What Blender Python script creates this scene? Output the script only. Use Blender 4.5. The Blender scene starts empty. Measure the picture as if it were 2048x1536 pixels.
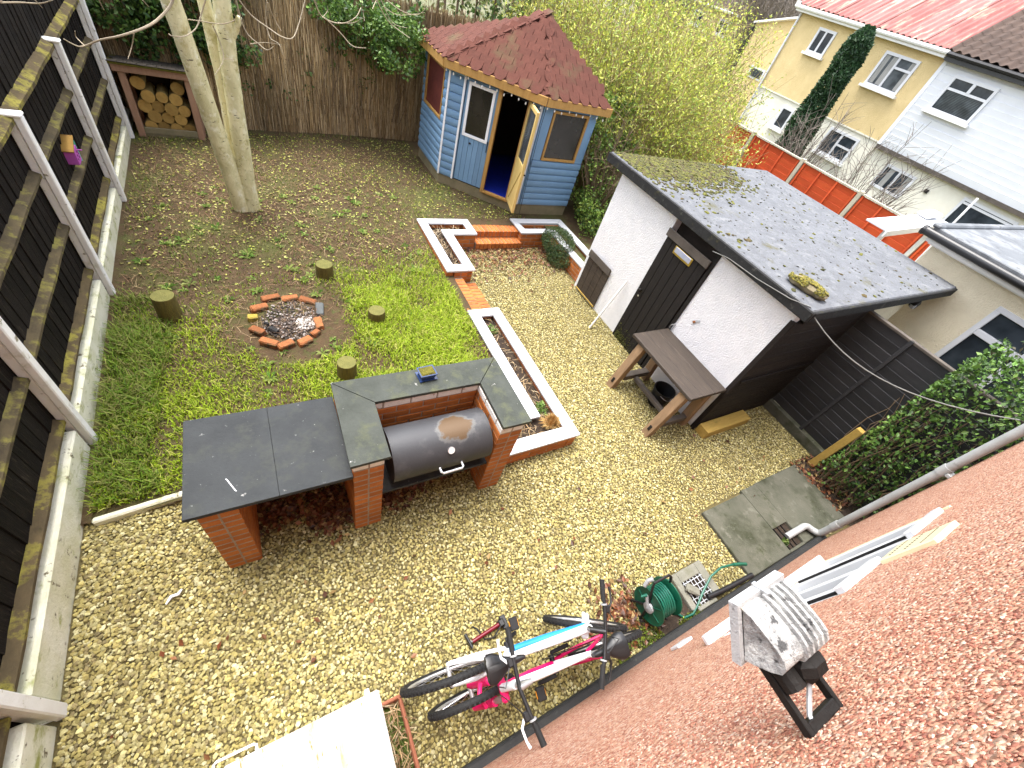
import bpy, math, random
import numpy as np
from mathutils import Vector, Matrix, Euler
random.seed(7); RNG = np.random.default_rng(11)
SC = bpy.context.scene; COL = SC.collection
# ---------------------------------------------------------------- camera
FPX, PITCH, ROLL, YAW, CAMH = 824.87, math.radians(45.276), math.radians(-20.997), math.radians(41.385), 3.7
fw = Vector((math.sin(YAW)*math.cos(PITCH), math.cos(YAW)*math.cos(PITCH), -math.sin(PITCH)))
r0 = Vector((math.cos(YAW), -math.sin(YAW), 0)); d0 = fw.cross(r0)
rt = r0*math.cos(ROLL)+d0*math.sin(ROLL); dn = -r0*math.sin(ROLL)+d0*math.cos(ROLL)
cd = bpy.data.cameras.new('camera'); cam = bpy.data.objects.new('camera', cd); COL.objects.link(cam)
M = Matrix(((rt.x, -dn.x, -fw.x, 0), (rt.y, -dn.y, -fw.y, 0), (rt.z, -dn.z, -fw.z, CAMH), (0, 0, 0, 1)))
cam.matrix_world = M
cd.sensor_fit = 'HORIZONTAL'; cd.sensor_width = 36; cd.lens = FPX/2048*36; cd.clip_start = 0.02; cd.clip_end = 600
SC.camera = cam
# ---------------------------------------------------------------- sky, sun, exposure (bright overcast)
SUN_EL, SUN_AZ = math.radians(72), math.radians(-20)      # azimuth measured from +Y towards +X
w = bpy.data.worlds.new('World'); SC.world = w; w.use_nodes = True
nt = w.node_tree; bg = nt.nodes['Background']
sky = nt.nodes.new('ShaderNodeTexSky'); sky.sky_type = 'NISHITA'; sky.sun_disc = False
sky.sun_elevation = SUN_EL; sky.sun_rotation = SUN_AZ; sky.air_density = 1.0; sky.dust_density = 4.0; sky.ozone_density = 1.0
hs = nt.nodes.new('ShaderNodeHueSaturation'); hs.inputs['Saturation'].default_value = 0.42
nt.links.new(sky.outputs[0], hs.inputs['Color']); nt.links.new(hs.outputs[0], bg.inputs['Color']); bg.inputs['Strength'].default_value = 0.15
ld = bpy.data.lights.new('sun', 'SUN'); ld.energy = 0.85; ld.angle = math.radians(40); ld.color = (1, .96, .9)
sun = bpy.data.objects.new('sun', ld); COL.objects.link(sun)
sdir = Vector((math.sin(SUN_AZ)*math.cos(SUN_EL), math.cos(SUN_AZ)*math.cos(SUN_EL), math.sin(SUN_EL)))
sun.rotation_euler = sdir.to_track_quat('Z', 'Y').to_euler(); sun.location = (0, 0, 30)
vs = SC.view_settings; vs.view_transform = 'Standard'; vs.look = 'None'; vs.exposure = 2.25; vs.gamma = 1.0; vs.use_curve_mapping = False

# ---------------------------------------------------------------- materials
def _n(nt, t, **k):
    n = nt.nodes.new(t)
    for a, b in k.items(): setattr(n, a, b)
    return n
def _mix(nt, fac, a, b, mode='MIX'):
    m = _n(nt, 'ShaderNodeMix', data_type='RGBA', blend_type=mode)
    for s, v in ((m.inputs[0], fac), (m.inputs[6], a), (m.inputs[7], b)):
        if hasattr(v, 'links') or isinstance(v, bpy.types.NodeSocket): nt.links.new(v, s)
        elif isinstance(v, (int, float)): s.default_value = v
        else: s.default_value = (*v, 1)
    return m.outputs[2]
def _vec(nt, stretch=(1, 1, 1), rot=(0, 0, 0), obj=False):
    if obj: src = _n(nt, 'ShaderNodeTexCoord').outputs['Object']
    else: src = _n(nt, 'ShaderNodeNewGeometry').outputs['Position']
    mp = _n(nt, 'ShaderNodeMapping'); mp.inputs['Scale'].default_value = stretch; mp.inputs['Rotation'].default_value = rot
    nt.links.new(src, mp.inputs['Vector']); return mp.outputs[0]
def _noise(nt, vec, scale, detail=5, rough=.6, lo=None, hi=None):
    n = _n(nt, 'ShaderNodeTexNoise'); n.inputs['Scale'].default_value = scale; n.inputs['Detail'].default_value = detail
    n.inputs['Roughness'].default_value = rough; nt.links.new(vec, n.inputs['Vector'])
    if lo is None: return n.outputs['Fac']
    r = _n(nt, 'ShaderNodeMapRange'); r.inputs[1].default_value = lo; r.inputs[2].default_value = hi
    nt.links.new(n.outputs['Fac'], r.inputs[0]); return r.outputs[0]
MATS = {}
def mat(name, c1, c2=None, scale=6, rough=.8, bump=.3, bscale=60, stretch=(1, 1, 1), rot=(0, 0, 0), rnd=0., spots=(), spec=.3, metal=0., obj=False, lo=.3, hi=.7, bdist=.01, bstretch=None):
    """two tones of the thing's own colour, then stains/moss/wear as `spots` = (colour, scale, lo, hi[, stretch])"""
    m = bpy.data.materials.new(name); m.use_nodes = True; nt = m.node_tree; p = nt.nodes['Principled BSDF']
    v = _vec(nt, stretch, rot, obj)
    c2 = c2 or tuple(x*.75 for x in c1)
    c = _mix(nt, _noise(nt, v, scale, 6, .65, lo, hi), c1, c2)
    for s in spots:
        sv = _vec(nt, s[4], rot, obj) if len(s) > 4 else _vec(nt, (1, 1, 1), rot, obj)
        c = _mix(nt, _noise(nt, sv, s[1], 6, .65, s[2], s[3]), c, s[0])
    if rnd:
        oi = _n(nt, 'ShaderNodeObjectInfo'); h = _n(nt, 'ShaderNodeHueSaturation')
        r = _n(nt, 'ShaderNodeMapRange'); r.inputs[3].default_value = 1-rnd; r.inputs[4].default_value = 1+rnd
        nt.links.new(oi.outputs['Random'], r.inputs[0]); nt.links.new(r.outputs[0], h.inputs['Value']); nt.links.new(c, h.inputs['Color']); c = h.outputs[0]
    nt.links.new(c, p.inputs['Base Color']); p.inputs['Roughness'].default_value = rough; p.inputs['Metallic'].default_value = metal
    p.inputs['Specular IOR Level'].default_value = spec
    if bump:
        b = _n(nt, 'ShaderNodeBump'); b.inputs['Strength'].default_value = bump; b.inputs['Distance'].default_value = bdist
        nt.links.new(_noise(nt, _vec(nt, bstretch or stretch, rot, obj), bscale, 4, .6), b.inputs['Height']); nt.links.new(b.outputs[0], p.inputs['Normal'])
    MATS[name] = m; return m
def mat_attr(name, rough=.7, trans=0., spec=.3, bump=0, bscale=80):
    m = bpy.data.materials.new(name); m.use_nodes = True; nt = m.node_tree; p = nt.nodes['Principled BSDF']
    a = _n(nt, 'ShaderNodeAttribute', attribute_name='Col'); nt.links.new(a.outputs['Color'], p.inputs['Base Color'])
    p.inputs['Roughness'].default_value = rough; p.inputs['Specular IOR Level'].default_value = spec
    if bump:
        b = _n(nt, 'ShaderNodeBump'); b.inputs['Strength'].default_value = bump; b.inputs['Distance'].default_value = .004
        nt.links.new(_noise(nt, _vec(nt), bscale, 4, .6), b.inputs['Height']); nt.links.new(b.outputs[0], p.inputs['Normal'])
    if trans:
        t = _n(nt, 'ShaderNodeBsdfTranslucent'); nt.links.new(a.outputs['Color'], t.inputs['Color'])
        x = _n(nt, 'ShaderNodeMixShader'); x.inputs[0].default_value = trans
        nt.links.new(p.outputs[0], x.inputs[1]); nt.links.new(t.outputs[0], x.inputs[2]); nt.links.new(x.outputs[0], nt.nodes['Material Output'].inputs['Surface'])
    MATS[name] = m; return m
def glass(name, tint=(.02, .025, .03), rough=.04):
    m = bpy.data.materials.new(name); m.use_nodes = True; nt = m.node_tree; p = nt.nodes['Principled BSDF']
    v = _vec(nt); nt.links.new(_mix(nt, _noise(nt, v, 3, 3, .5, .35, .65), tint, tuple(x*2.2 for x in tint)), p.inputs['Base Color'])
    p.inputs['Roughness'].default_value = rough; p.inputs['Specular IOR Level'].default_value = .6; MATS[name] = m; return m

# ---------------------------------------------------------------- mesh helpers
ICO = None
class MB:
    def __init__(s): s.v = []; s.f = []
    def add(s, vs, fs):
        o = len(s.v); s.v += [tuple(x) for x in vs]; s.f += [tuple(i+o for i in f) for f in fs]; return s
    def box(s, c, d, R=None, ch=0.):
        """box centred at c with full size d; ch = chamfer"""
        hx, hy, hz = d[0]/2, d[1]/2, d[2]/2
        if ch <= 0:
            vs = [Vector((x*hx, y*hy, z*hz)) for x in (-1, 1) for y in (-1, 1) for z in (-1, 1)]
            fs = [(0, 1, 3, 2), (4, 6, 7, 5), (0, 4, 5, 1), (2, 3, 7, 6), (0, 2, 6, 4), (1, 5, 7, 3)]
        else:
            ch = min(ch, .45*min(d)); vs = []; ix = {}
            for x in (-1, 1):
                for y in (-1, 1):
                    for z in (-1, 1):
                        for a in range(3):
                            q = [x*(hx-(ch if a != 0 else 0)), y*(hy-(ch if a != 1 else 0)), z*(hz-(ch if a != 2 else 0))]
                            ix[x, y, z, a] = len(vs); vs.append(Vector(q))
            fs = []
            for a, sg in [(a, sg) for a in range(3) for sg in (-1, 1)]:
                b, c_ = [i for i in range(3) if i != a]
                def k(u, v, ax=a):
                    t = [0, 0, 0]; t[a] = sg; t[b] = u; t[c_] = v; return ix[t[0], t[1], t[2], ax]
                fs.append((k(-1, -1), k(1, -1), k(1, 1), k(-1, 1)))
            for a in range(3):
                b, c_ = [i for i in range(3) if i != a]
                for u in (-1, 1):
                    for v in (-1, 1):
                        def k2(w_, ax):
                            t = [0, 0, 0]; t[a] = w_; t[b] = u; t[c_] = v; return ix[t[0], t[1], t[2], ax]
                        fs.append((k2(-1, b), k2(1, b), k2(1, c_), k2(-1, c_)))
            for x in (-1, 1):
                for y in (-1, 1):
                    for z in (-1, 1): fs.append((ix[x, y, z, 0], ix[x, y, z, 1], ix[x, y, z, 2]))
        c = Vector(c)
        if R is not None: vs = [R @ v for v in vs]
        return s.add([v+c for v in vs], fs)
    def b2(s, p, q, ch=0.):
        return s.box([(a+b)/2 for a, b in zip(p, q)], [abs(b-a) for a, b in zip(p, q)], None, ch)
    def beam(s, p0, p1, w, h, up=(0, 0, 1), ch=0.):
        p0, p1 = Vector(p0), Vector(p1); x = (p1-p0); L = x.length; x.normalize(); up = Vector(up)
        y = up.cross(x)
        if y.length < 1e-4: y = Vector((1, 0, 0)).cross(x)
        y.normalize(); z = x.cross(y)
        return s.box((p0+p1)/2, (L, w, h), Matrix((x, y, z)).transposed(), ch)
    def tube(s, pts, r, n=8, cap=True):
        pts = [Vector(p) for p in pts]; rs = r if isinstance(r, (list, tuple)) else [r]*len(pts)
        o = len(s.v); pu = None
        for i, p in enumerate(pts):
            t = (pts[min(i+1, len(pts)-1)]-pts[max(i-1, 0)]).normalized()
            if pu is None: pu = t.orthogonal().normalized()
            u = pu-t*pu.dot(t)
            u = u.normalized() if u.length > 1e-5 else t.orthogonal().normalized()
            pu = u; v = t.cross(u)
            for k in range(n):
                a = 2*math.pi*k/n; s.v.append(tuple(p+(u*math.cos(a)+v*math.sin(a))*rs[i]))
        for i in range(len(pts)-1):
            for k in range(n):
                a = o+i*n+k; b = o+i*n+(k+1) % n; s.f.append((a, b, b+n, a+n))
        if cap:
            s.f.append(tuple(o+k for k in range(n))[::-1]); e = o+(len(pts)-1)*n; s.f.append(tuple(e+k for k in range(n)))
        return s
    def cyl(s, p0, p1, r0, r1=None, n=16): return s.tube([p0, p1], [r0, r0 if r1 is None else r1], n)
    def prism(s, poly, ext):
        n = len(poly); e = Vector(ext); a = [Vector(p) for p in poly]
        fs = [tuple(range(n))[::-1], tuple(range(n, 2*n))]+[(i, (i+1) % n, n+(i+1) % n, n+i) for i in range(n)]
        return s.add(a+[p+e for p in a], fs)
    def torus(s, c, ax, R, r, n=32, m=8, a0=0, a1=2*math.pi):
        ax = Vector(ax).normalized(); u = ax.orthogonal().normalized(); v = ax.cross(u); c = Vector(c); o = len(s.v)
        for i in range(n):
            a = 2*math.pi*i/n; d = u*math.cos(a)+v*math.sin(a)
            for k in range(m):
                b = 2*math.pi*k/m; s.v.append(tuple(c+d*(R+r*math.cos(b))+ax*r*math.sin(b)))
        for i in range(n):
            for k in range(m): s.f.append((o+i*m+k, o+((i+1) % n)*m+k, o+((i+1) % n)*m+(k+1) % m, o+i*m+(k+1) % m))
        return s
    def lathe(s, c, ax, prof, n=20, cap=True):
        ax = Vector(ax).normalized(); u = ax.orthogonal().normalized(); v = ax.cross(u); c = Vector(c); o = len(s.v)
        for (r, h) in prof:
            for k in range(n):
                a = 2*math.pi*k/n; s.v.append(tuple(c+ax*h+(u*math.cos(a)+v*math.sin(a))*r))
        for i in range(len(prof)-1):
            for k in range(n):
                a = o+i*n+k; b = o+i*n+(k+1) % n; s.f.append((a, b, b+n, a+n))
        if cap:
            s.f.append(tuple(o+k for k in range(n))[::-1]); e = o+(len(prof)-1)*n; s.f.append(tuple(e+k for k in range(n)))
        return s
    def build(s, name, m, parent=None, smooth=False, centre=True):
        V = np.array(s.v, dtype=np.float64).reshape(-1, 3)
        c = (V.min(0)+V.max(0))/2 if centre else np.zeros(3)
        me = bpy.data.meshes.new(name); me.from_pydata((V-c).tolist(), [], s.f); me.update()
        if smooth:
            me.polygons.foreach_set('use_smooth', [True]*len(me.polygons))
            if smooth != 'all':
                try: me.set_sharp_from_angle(angle=math.radians(40))
                except Exception: pass
        me.materials.append(MATS[m] if isinstance(m, str) else m)
        return place(name, me, parent, c)
def place(name, me, parent=None, loc=(0, 0, 0), rot=None, scale=None):
    o = bpy.data.objects.new(name, me); COL.objects.link(o); L = Vector(loc)
    if parent is not None:
        o.parent = parent; L = L-Vector(parent.get('_w', (0, 0, 0)))
    o['_w'] = tuple(loc); o.location = L
    if rot is not None: o.rotation_euler = rot
    if scale is not None: o.scale = scale
    return o
def tag(o, label=None, cat=None, group=None, kind=None):
    for k, v in (('label', label), ('category', cat), ('group', group), ('kind', kind)):
        if v: o[k] = v
    return o
def thing(name, label, cat, loc=(0, 0, 0), group=None):
    o = bpy.data.objects.new(name, None); COL.objects.link(o); o.location = loc; o['_w'] = tuple(loc); o.empty_display_size = .1
    return tag(o, label, cat, group)
def np_mesh(name, V, F, m, parent=None, cols=None, smooth=False):
    V = np.asarray(V, dtype=np.float32).reshape(-1, 3); F = np.asarray(F, dtype=np.int32); k = F.shape[1]
    me = bpy.data.meshes.new(name); me.vertices.add(len(V)); me.vertices.foreach_set('co', V.ravel())
    me.loops.add(F.size); me.loops.foreach_set('vertex_index', F.ravel()); me.polygons.add(len(F))
    me.polygons.foreach_set('loop_start', np.arange(0, F.size, k, dtype=np.int32))
    try: me.polygons.foreach_set('loop_total', np.full(len(F), k, dtype=np.int32))
    except Exception: pass
    me.polygons.foreach_set('use_smooth', np.full(len(F), bool(smooth)))
    if cols is not None:
        a = me.attributes.new('Col', 'FLOAT_COLOR', 'POINT'); c = np.ones((len(V), 4), np.float32); c[:, :3] = cols; a.data.foreach_set('color', c.ravel())
    me.update(calc_edges=True); me.validate(); me.materials.append(MATS[m])
    return place(name, me, parent)
def rand_rot(n):
    q = RNG.normal(size=(n, 4)); q /= np.linalg.norm(q, axis=1)[:, None]; a, b, c, d = q.T
    return np.stack([np.stack([1-2*(c*c+d*d), 2*(b*c-a*d), 2*(b*d+a*c)], 1), np.stack([2*(b*c+a*d), 1-2*(b*b+d*d), 2*(c*d-a*b)], 1), np.stack([2*(b*d-a*c), 2*(c*d+a*b), 1-2*(b*b+c*c)], 1)], 1)
def palette(n, cols, jit=.18):
    c = np.array(cols)[RNG.integers(0, len(cols), n)]; return np.clip(c*(1+RNG.normal(size=(n, 1))*jit), .003, .95)
def leaves(name, P, size, cols, m='leaf', parent=None, up=.35, asp=.55, fold=.25, jit=.2):
    """many small folded leaves at the points P"""
    n = len(P); R = rand_rot(n); s = size*(.6+.8*RNG.random((n, 1)))
    ax = R[:, :, 0]; nr = R[:, :, 2]; nr[:, 2] += up*2*np.sign(nr[:, 2]+1e-6)*0+up; nr /= np.linalg.norm(nr, axis=1)[:, None]
    ax = ax-nr*(ax*nr).sum(1)[:, None]; ax /= np.linalg.norm(ax, axis=1)[:, None]+1e-9; sd = np.cross(nr, ax)
    V = np.stack([P-ax*s*.5, P+sd*s*asp*.5+nr*s*fold*.3, P+ax*s*.5, P-sd*s*asp*.5+nr*s*fold*.3], 1).reshape(-1, 3)
    b = np.arange(n)[:, None]*4; F = np.concatenate([b+[0, 1, 2], b+[0, 2, 3]], 0)
    return np_mesh(name, V, F, m, parent, np.repeat(palette(n, cols, jit), 4, 0))
def stones(name, P, size, cols, m='stone', parent=None, flat=.6, jit=.2):
    t = (1+5**.5)/2; B = np.array([(-1, t, 0), (1, t, 0), (-1, -t, 0), (1, -t, 0), (0, -1, t), (0, 1, t), (0, -1, -t), (0, 1, -t), (t, 0, -1), (t, 0, 1), (-t, 0, -1), (-t, 0, 1)])/1.9
    T = np.array([(0, 11, 5), (0, 5, 1), (0, 1, 7), (0, 7, 10), (0, 10, 11), (1, 5, 9), (5, 11, 4), (11, 10, 2), (10, 7, 6), (7, 1, 8), (3, 9, 4), (3, 4, 2), (3, 2, 6), (3, 6, 8), (3, 8, 9), (4, 9, 5), (2, 4, 11), (6, 2, 10), (8, 6, 7), (9, 8, 1)])
    n = len(P); s = np.asarray(size).reshape(-1, 1)*(.7+.6*RNG.random((n, 3)))*[1, 1, flat]
    V = B[None]*(1+RNG.normal(size=(n, 12, 1))*.17); V = V*s[:, None, :]
    a = RNG.random(n)*6.283; ca, sa = np.cos(a)[:, None], np.sin(a)[:, None]
    V = np.stack([V[..., 0]*ca-V[..., 1]*sa, V[..., 0]*sa+V[..., 1]*ca, V[..., 2]+V[..., 0]*(RNG.normal(size=(n, 1))*.25)], 2)+P[:, None, :]
    F = (np.arange(n)[:, None, None]*12+T[None]).reshape(-1, 3)
    return np_mesh(name, V.reshape(-1, 3), F, m, parent, np.repeat(palette(n, cols, jit), 12, 0))
def lz(x, y):
    """height of the lawn above the gravel"""
    t = np.clip((np.asarray(x, float)+1.5)/4.2, 0, 1); s = np.clip((np.asarray(y, float)-2)/5, 0, 1)
    return .04+.1*t+.08*s+.06*t*s+.012*np.sin(x*2.3+1)*np.sin(y*1.9)
def fnoise(x, y, s, seed=0):
    """cheap smooth value noise for scattering"""
    r = np.random.default_rng(seed); g = r.random((64, 64)); x = np.asarray(x)*s+20.3; y = np.asarray(y)*s+20.7
    i, j = np.floor(x).astype(int), np.floor(y).astype(int); u, v = x-i, y-j; u = u*u*(3-2*u); v = v*v*(3-2*v)
    G = lambda a, b: g[a % 64, b % 64]
    return (G(i, j)*(1-u)+G(i+1, j)*u)*(1-v)+(G(i, j+1)*(1-u)+G(i+1, j+1)*u)*v
def smooth_path(P, n=4):
    P = [Vector(p) for p in P]; out = []
    for i in range(len(P)-1):
        a, b, c, d = P[max(i-1, 0)], P[i], P[i+1], P[min(i+2, len(P)-1)]
        for k in range(n):
            t_ = k/n; out.append(.5*((2*b)+(c-a)*t_+(2*a-5*b+4*c-d)*t_*t_+(3*b-a-3*c+d)*t_**3))
    return out+[P[-1]]
# ---------------------------------------------------------------- palette of materials
mat_attr('leaf', .45, .25, .4); mat_attr('grass', .6, .25, .2); mat_attr('stone', .75, 0, .3, .4, 120); mat_attr('twig', .85, 0, .2)
mat('soil', (.04, .028, .019), (.02, .013, .009), 9, .95, .8, 50, spots=(((.1, .075, .045), 25, .55, .7),))
mat('gravel_bed', (.13, .105, .042), (.06, .048, .02), 60, .95, .8, 60)
mat('lawn_soil', (.075, .047, .022), (.038, .024, .011), 5, .95, .9, 45, spots=(((.085, .06, .036), 30, .55, .75), ((.065, .07, .018), 1.1, .5, .66), ((.045, .055, .012), 14, .54, .68)))
mat('brick', (.42, .14, .03), (.32, .09, .022), 9, .75, .25, 90, rnd=.22, spots=(((.52, .19, .06), 14, .58, .75), ((.2, .06, .03), 5, .62, .8)))
mat('brick_white', (.75, .72, .68), (.6, .57, .53), 9, .8, .3, 90, spots=(((.3, .07, .03), 26, .62, .66),))
mat('mortar', (.34, .28, .22), (.2, .15, .11), 14, .9, .5, 120)
mat('slate', (.04, .044, .046), (.028, .031, .033), 5, .8, .5, 45, spots=(((.046, .05, .045), 9, .52, .7), ((.25, .25, .24), 26, .66, .72)), spec=.18)
mat('slate_mossy', (.06, .066, .058), (.038, .043, .036), 6, .8, .5, 45, spots=(((.075, .082, .05), 7, .52, .7), ((.4, .4, .38), 12, .66, .72)), spec=.18)
mat('coping', (.55, .56, .58), (.47, .48, .5), 5, .6, .12, 60, spots=(((.45, .45, .43), 22, .68, .8),))
mat('white_paint', (.82, .82, .8), (.74, .73, .7), 8, .6, .3, 40, spots=(((.22, .2, .14), 16, .63, .68), ((.5, .48, .34), 4, .6, .75)))
mat('gravel_board', (.74, .73, .62), (.55, .55, .36), 4, .85, .6, 50, spots=(((.3, .32, .1), 5, .55, .68, (1, 1, 2)), ((.14, .12, .07), 14, .62, .68)))
mat('fence_board', (.007, .006, .0055), (.014, .011, .0095), 6, .8, .5, 26, (8, 8, .7), rnd=.35, spots=(((.05, .04, .03), 12, .55, .7, (6, 6, .5)), ((.02, .022, .012), 4, .66, .8)), spec=.15)
mat('rail', (.12, .088, .042), (.05, .038, .02), 7, .9, .8, 30, (1, .5, 1), spots=(((.25, .22, .04), 6, .5, .62), ((.03, .024, .014), 12, .58, .7)))
mat('rail_dark', (.11, .085, .042), (.045, .035, .021), 9, .9, .8, 30, (1, .5, 1), spots=(((.18, .16, .04), 8, .52, .64),))
mat('pebbledash', (.5, .2, .13), (.35, .12, .08), 3, .85, 0)
mat('render_white', (.76, .76, .77), (.68, .69, .71), 7, .9, 1.0, 55, spots=(((.5, .5, .47), 30, .7, .8), ((.4, .38, .3), 2.2, .7, .85)), bdist=.02)
mat('render_cream', (.76, .69, .52), (.68, .61, .45), 5, .9, 1.0, 50, bdist=.02)
mat('render_yellow', (.66, .52, .27), (.56, .43, .21), 2, .9, .8, 25, bdist=.03, spots=(((.5, .36, .16), 14, .6, .75),))
mat('render_offwhite', (.72, .7, .6), (.65, .62, .52), 3, .9, .5, 30)
mat('clad_white', (.72, .74, .77), (.66, .68, .71), 2, .5, .05, 30)
mat('upvc', (.62, .63, .65), (.57, .58, .6), 3, .3, 0, spec=.5)
mat('upvc_cream', (.72, .64, .42), (.68, .6, .38), 3, .4, 0, spec=.5)
mat('felt', (.15, .157, .17), (.105, .11, .12), 5, .95, .9, 90, spots=(((.18, .187, .195), 9, .52, .7), ((.085, .085, .08), 26, .55, .7), ((.09, .085, .04), 3.2, .6, .75), ((.07, .07, .066), 70, .58, .7)), spec=.12)
mat('felt_edge', (.02, .0205, .0205), (.012, .012, .012), 9, .85, .6, 40, spots=(((.06, .06, .052), 14, .58, .7), ((.07, .065, .02), 6, .6, .74)))
mat('moss', (.13, .115, .012), (.06, .06, .012), 20, .95, 1., 90, spots=(((.2, .16, .02), 40, .55, .7),))
mat('moss_green', (.09, .12, .015), (.04, .05, .012), 20, .95, 1., 90)
mat('door_dark', (.009, .0075, .007), (.015, .0125, .011), 6, .75, .4, 30, (8, 8, .7), spots=(((.03, .026, .021), 10, .58, .74, (4, 4, .6)),), spec=.25)
mat('side_dark', (.018, .0125, .01), (.01, .0075, .0065), 6, .75, .5, 30, (.7, 8, 8), spots=(((.05, .038, .026), 9, .57, .74, (.6, 5, 5)),), rnd=.25, spec=.25)
mat('plinth_black', (.014, .015, .016), (.024, .025, .024), 8, .7, .4, 60, spots=(((.1, .11, .09), 12, .62, .8),))
mat('bench_top', (.03, .023, .019), (.06, .046, .035), 5, .65, .35, 30, (10, .8, 8), spots=(((.09, .068, .05), 7, .57, .72, (9, .7, 6)), ((.5, .48, .42), 40, .78, .8)))
mat('oak', (.26, .17, .095), (.17, .11, .062), 4, .8, .4, 25, (6, 6, .8), rnd=.15, spots=(((.12, .09, .06), 8, .6, .75, (5, 5, .6)),))
mat('oak_dark', (.1, .085, .07), (.06, .05, .042), 6, .8, .4, 25)
mat('pine', (.42, .25, .075), (.34, .18, .05), 4, .65, .25, 25, (6, 6, .8), spots=(((.35, .18, .05), 5, .62, .8, (5, 5, .7)),))
mat('pine_pale', (.62, .46, .17), (.54, .38, .13), 5, .65, .2, 25, (6, 6, .8))
mat('timber_grey', (.24, .2, .12), (.16, .14, .08), 5, .85, .5, 30, spots=(((.12, .13, .05), 6, .58, .75),))
mat('timber_pink', (.34, .2, .13), (.26, .15, .095), 5, .8, .4, 25, (6, 6, .8), rnd=.12)
mat('timber_yellow', (.42, .28, .07), (.3, .2, .045), 6, .75, .4, 30, (1, 6, 6), spots=(((.14, .13, .03), 5, .58, .75),))
mat('log_end', (.4, .26, .075), (.28, .165, .045), 14, .8, .4, 60, rnd=.22, obj=True)
mat('log_side', (.34, .25, .09), (.2, .145, .05), 8, .85, .5, 40, rnd=.15, obj=True)
mat('stump_top', (.15, .14, .04), (.09, .09, .024), 12, .9, .5, 60, spots=(((.24, .21, .08), 10, .62, .8),), obj=True)
mat('stump_side', (.14, .11, .025), (.07, .055, .016), 9, .9, .6, 40, (5, 5, .8), obj=True)
mat('bark', (.7, .65, .4), (.54, .5, .28), 5, .85, .8, 40, (2, 2, 1), lo=.4, hi=.6, spots=(((.38, .34, .14), 7, .56, .68), ((.75, .72, .55), 9, .56, .68), ((.07, .058, .035), 13, .62, .67, (1, 1, 3.5)), ((.42, .33, .09), 2.4, .58, .72)))
mat('branch', (.42, .36, .26), (.32, .26, .18), 10, .8, .3, 60)
mat('twig_brown', (.2, .14, .085), (.12, .085, .055), 10, .85, .2, 60)
mat('reed', (.17, .115, .055), (.1, .068, .034), 9, .9, .6, 60, (6, 6, 1), spots=(((.06, .042, .022), 2.2, .5, .7),))
mat('blue_paint', (.165, .285, .43), (.14, .25, .39), 5, .55, .12, 40, rnd=.08, spots=(((.16, .29, .48), 12, .64, .8),))
mat('trim_white', (.8, .81, .83), (.74, .75, .77), 8, .5, .1, 40)
mat('shingle', (.105, .036, .024), (.08, .027, .018), 20, .95, .6, 220, rnd=.09, spots=(((.09, .06, .03), 2.2, .54, .68),))
mat('blue_mat', (.005, .02, .3), (.004, .014, .2), 8, .7, .2, 60)
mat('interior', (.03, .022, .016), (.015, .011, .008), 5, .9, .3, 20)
mat('interior_red', (.14, .03, .022), (.08, .018, .014), 5, .8, .2, 20)
mat('steel_drum', (.04, .041, .045), (.05, .052, .056), 3, .55, .12, 60, spots=(((.08, .08, .083), 5, .55, .72),), spec=.4, metal=.2)
mat('chrome', (.55, .56, .57), (.45, .46, .47), 8, .3, 0, metal=.9)
mat('alloy', (.6, .61, .62), (.5, .51, .52), 8, .35, 0, metal=.7)
mat('white_dial', (.75, .75, .74), (.68, .68, .66), 8, .3, 0)
mat('black_plastic', (.007, .007, .008), (.011, .011, .012), 10, .45, .1, 120, spec=.4)
mat('rubber', (.01, .01, .0105), (.016, .016, .016), 10, .75, .2, 120)
mat('saddle', (.007, .007, .008), (.011, .011, .012), 8, .35, .05, 120, spec=.5)
mat('bike_white', (.78, .79, .82), (.72, .73, .77), 5, .25, 0, spec=.5)
mat('bike_blue', (.02, .2, .6), (.03, .26, .65), 5, .25, 0, spec=.5)
mat('bike_pink', (.7, .01, .13), (.6, .008, .11), 5, .25, 0, spec=.5)
mat('bike_red', (.13, .004, .012), (.1, .003, .01), 5, .25, 0, spec=.5)
mat('amber', (.8, .33, .01), (.7, .27, .01), 5, .3, 0, spec=.5)
mat('hose_green', (.003, .07, .045), (.005, .095, .06), 9, .35, 0, spec=.5)
mat('reel_green', (.003, .085, .045), (.003, .06, .035), 9, .4, .05, 60, spec=.5)
mat('grey_plastic', (.32, .33, .34), (.26, .27, .28), 6, .4, 0, spec=.4)
mat('pipe_grey', (.36, .37, .37), (.27, .28, .27), 6, .5, .15, 40, spots=(((.16, .16, .14), 16, .6, .75),))
mat('concrete', (.1, .098, .075), (.06, .062, .044), 3, .9, .6, 60, spots=(((.03, .034, .017), 2.1, .5, .66), ((.14, .138, .11), 8, .58, .75), ((.03, .036, .012), 5, .58, .7)))
mat('concrete_pale', (.2, .195, .165), (.13, .13, .1), 4, .9, .5, 60, spots=(((.12, .12, .08), 6, .58, .75),))
mat('concrete_post', (.46, .42, .33), (.36, .33, .25), 4, .9, .4, 40)
mat('lamp_cast', (.42, .42, .41), (.25, .25, .245), 26, .85, .8, 160, lo=.42, hi=.58, spots=(((.07, .07, .07), 30, .56, .62), ((.55, .55, .53), 18, .54, .64), ((.26, .26, .1), 9, .6, .72)))
mat('lamp_frame', (.5, .5, .5), (.36, .37, .38), 30, .6, .5, 160, spots=(((.2, .2, .2), 45, .6, .7),))
mat('black_iron', (.006, .005, .0045), (.011, .009, .0075), 12, .7, .3, 80, spots=(((.12, .06, .03), 20, .68, .8),))
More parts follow.
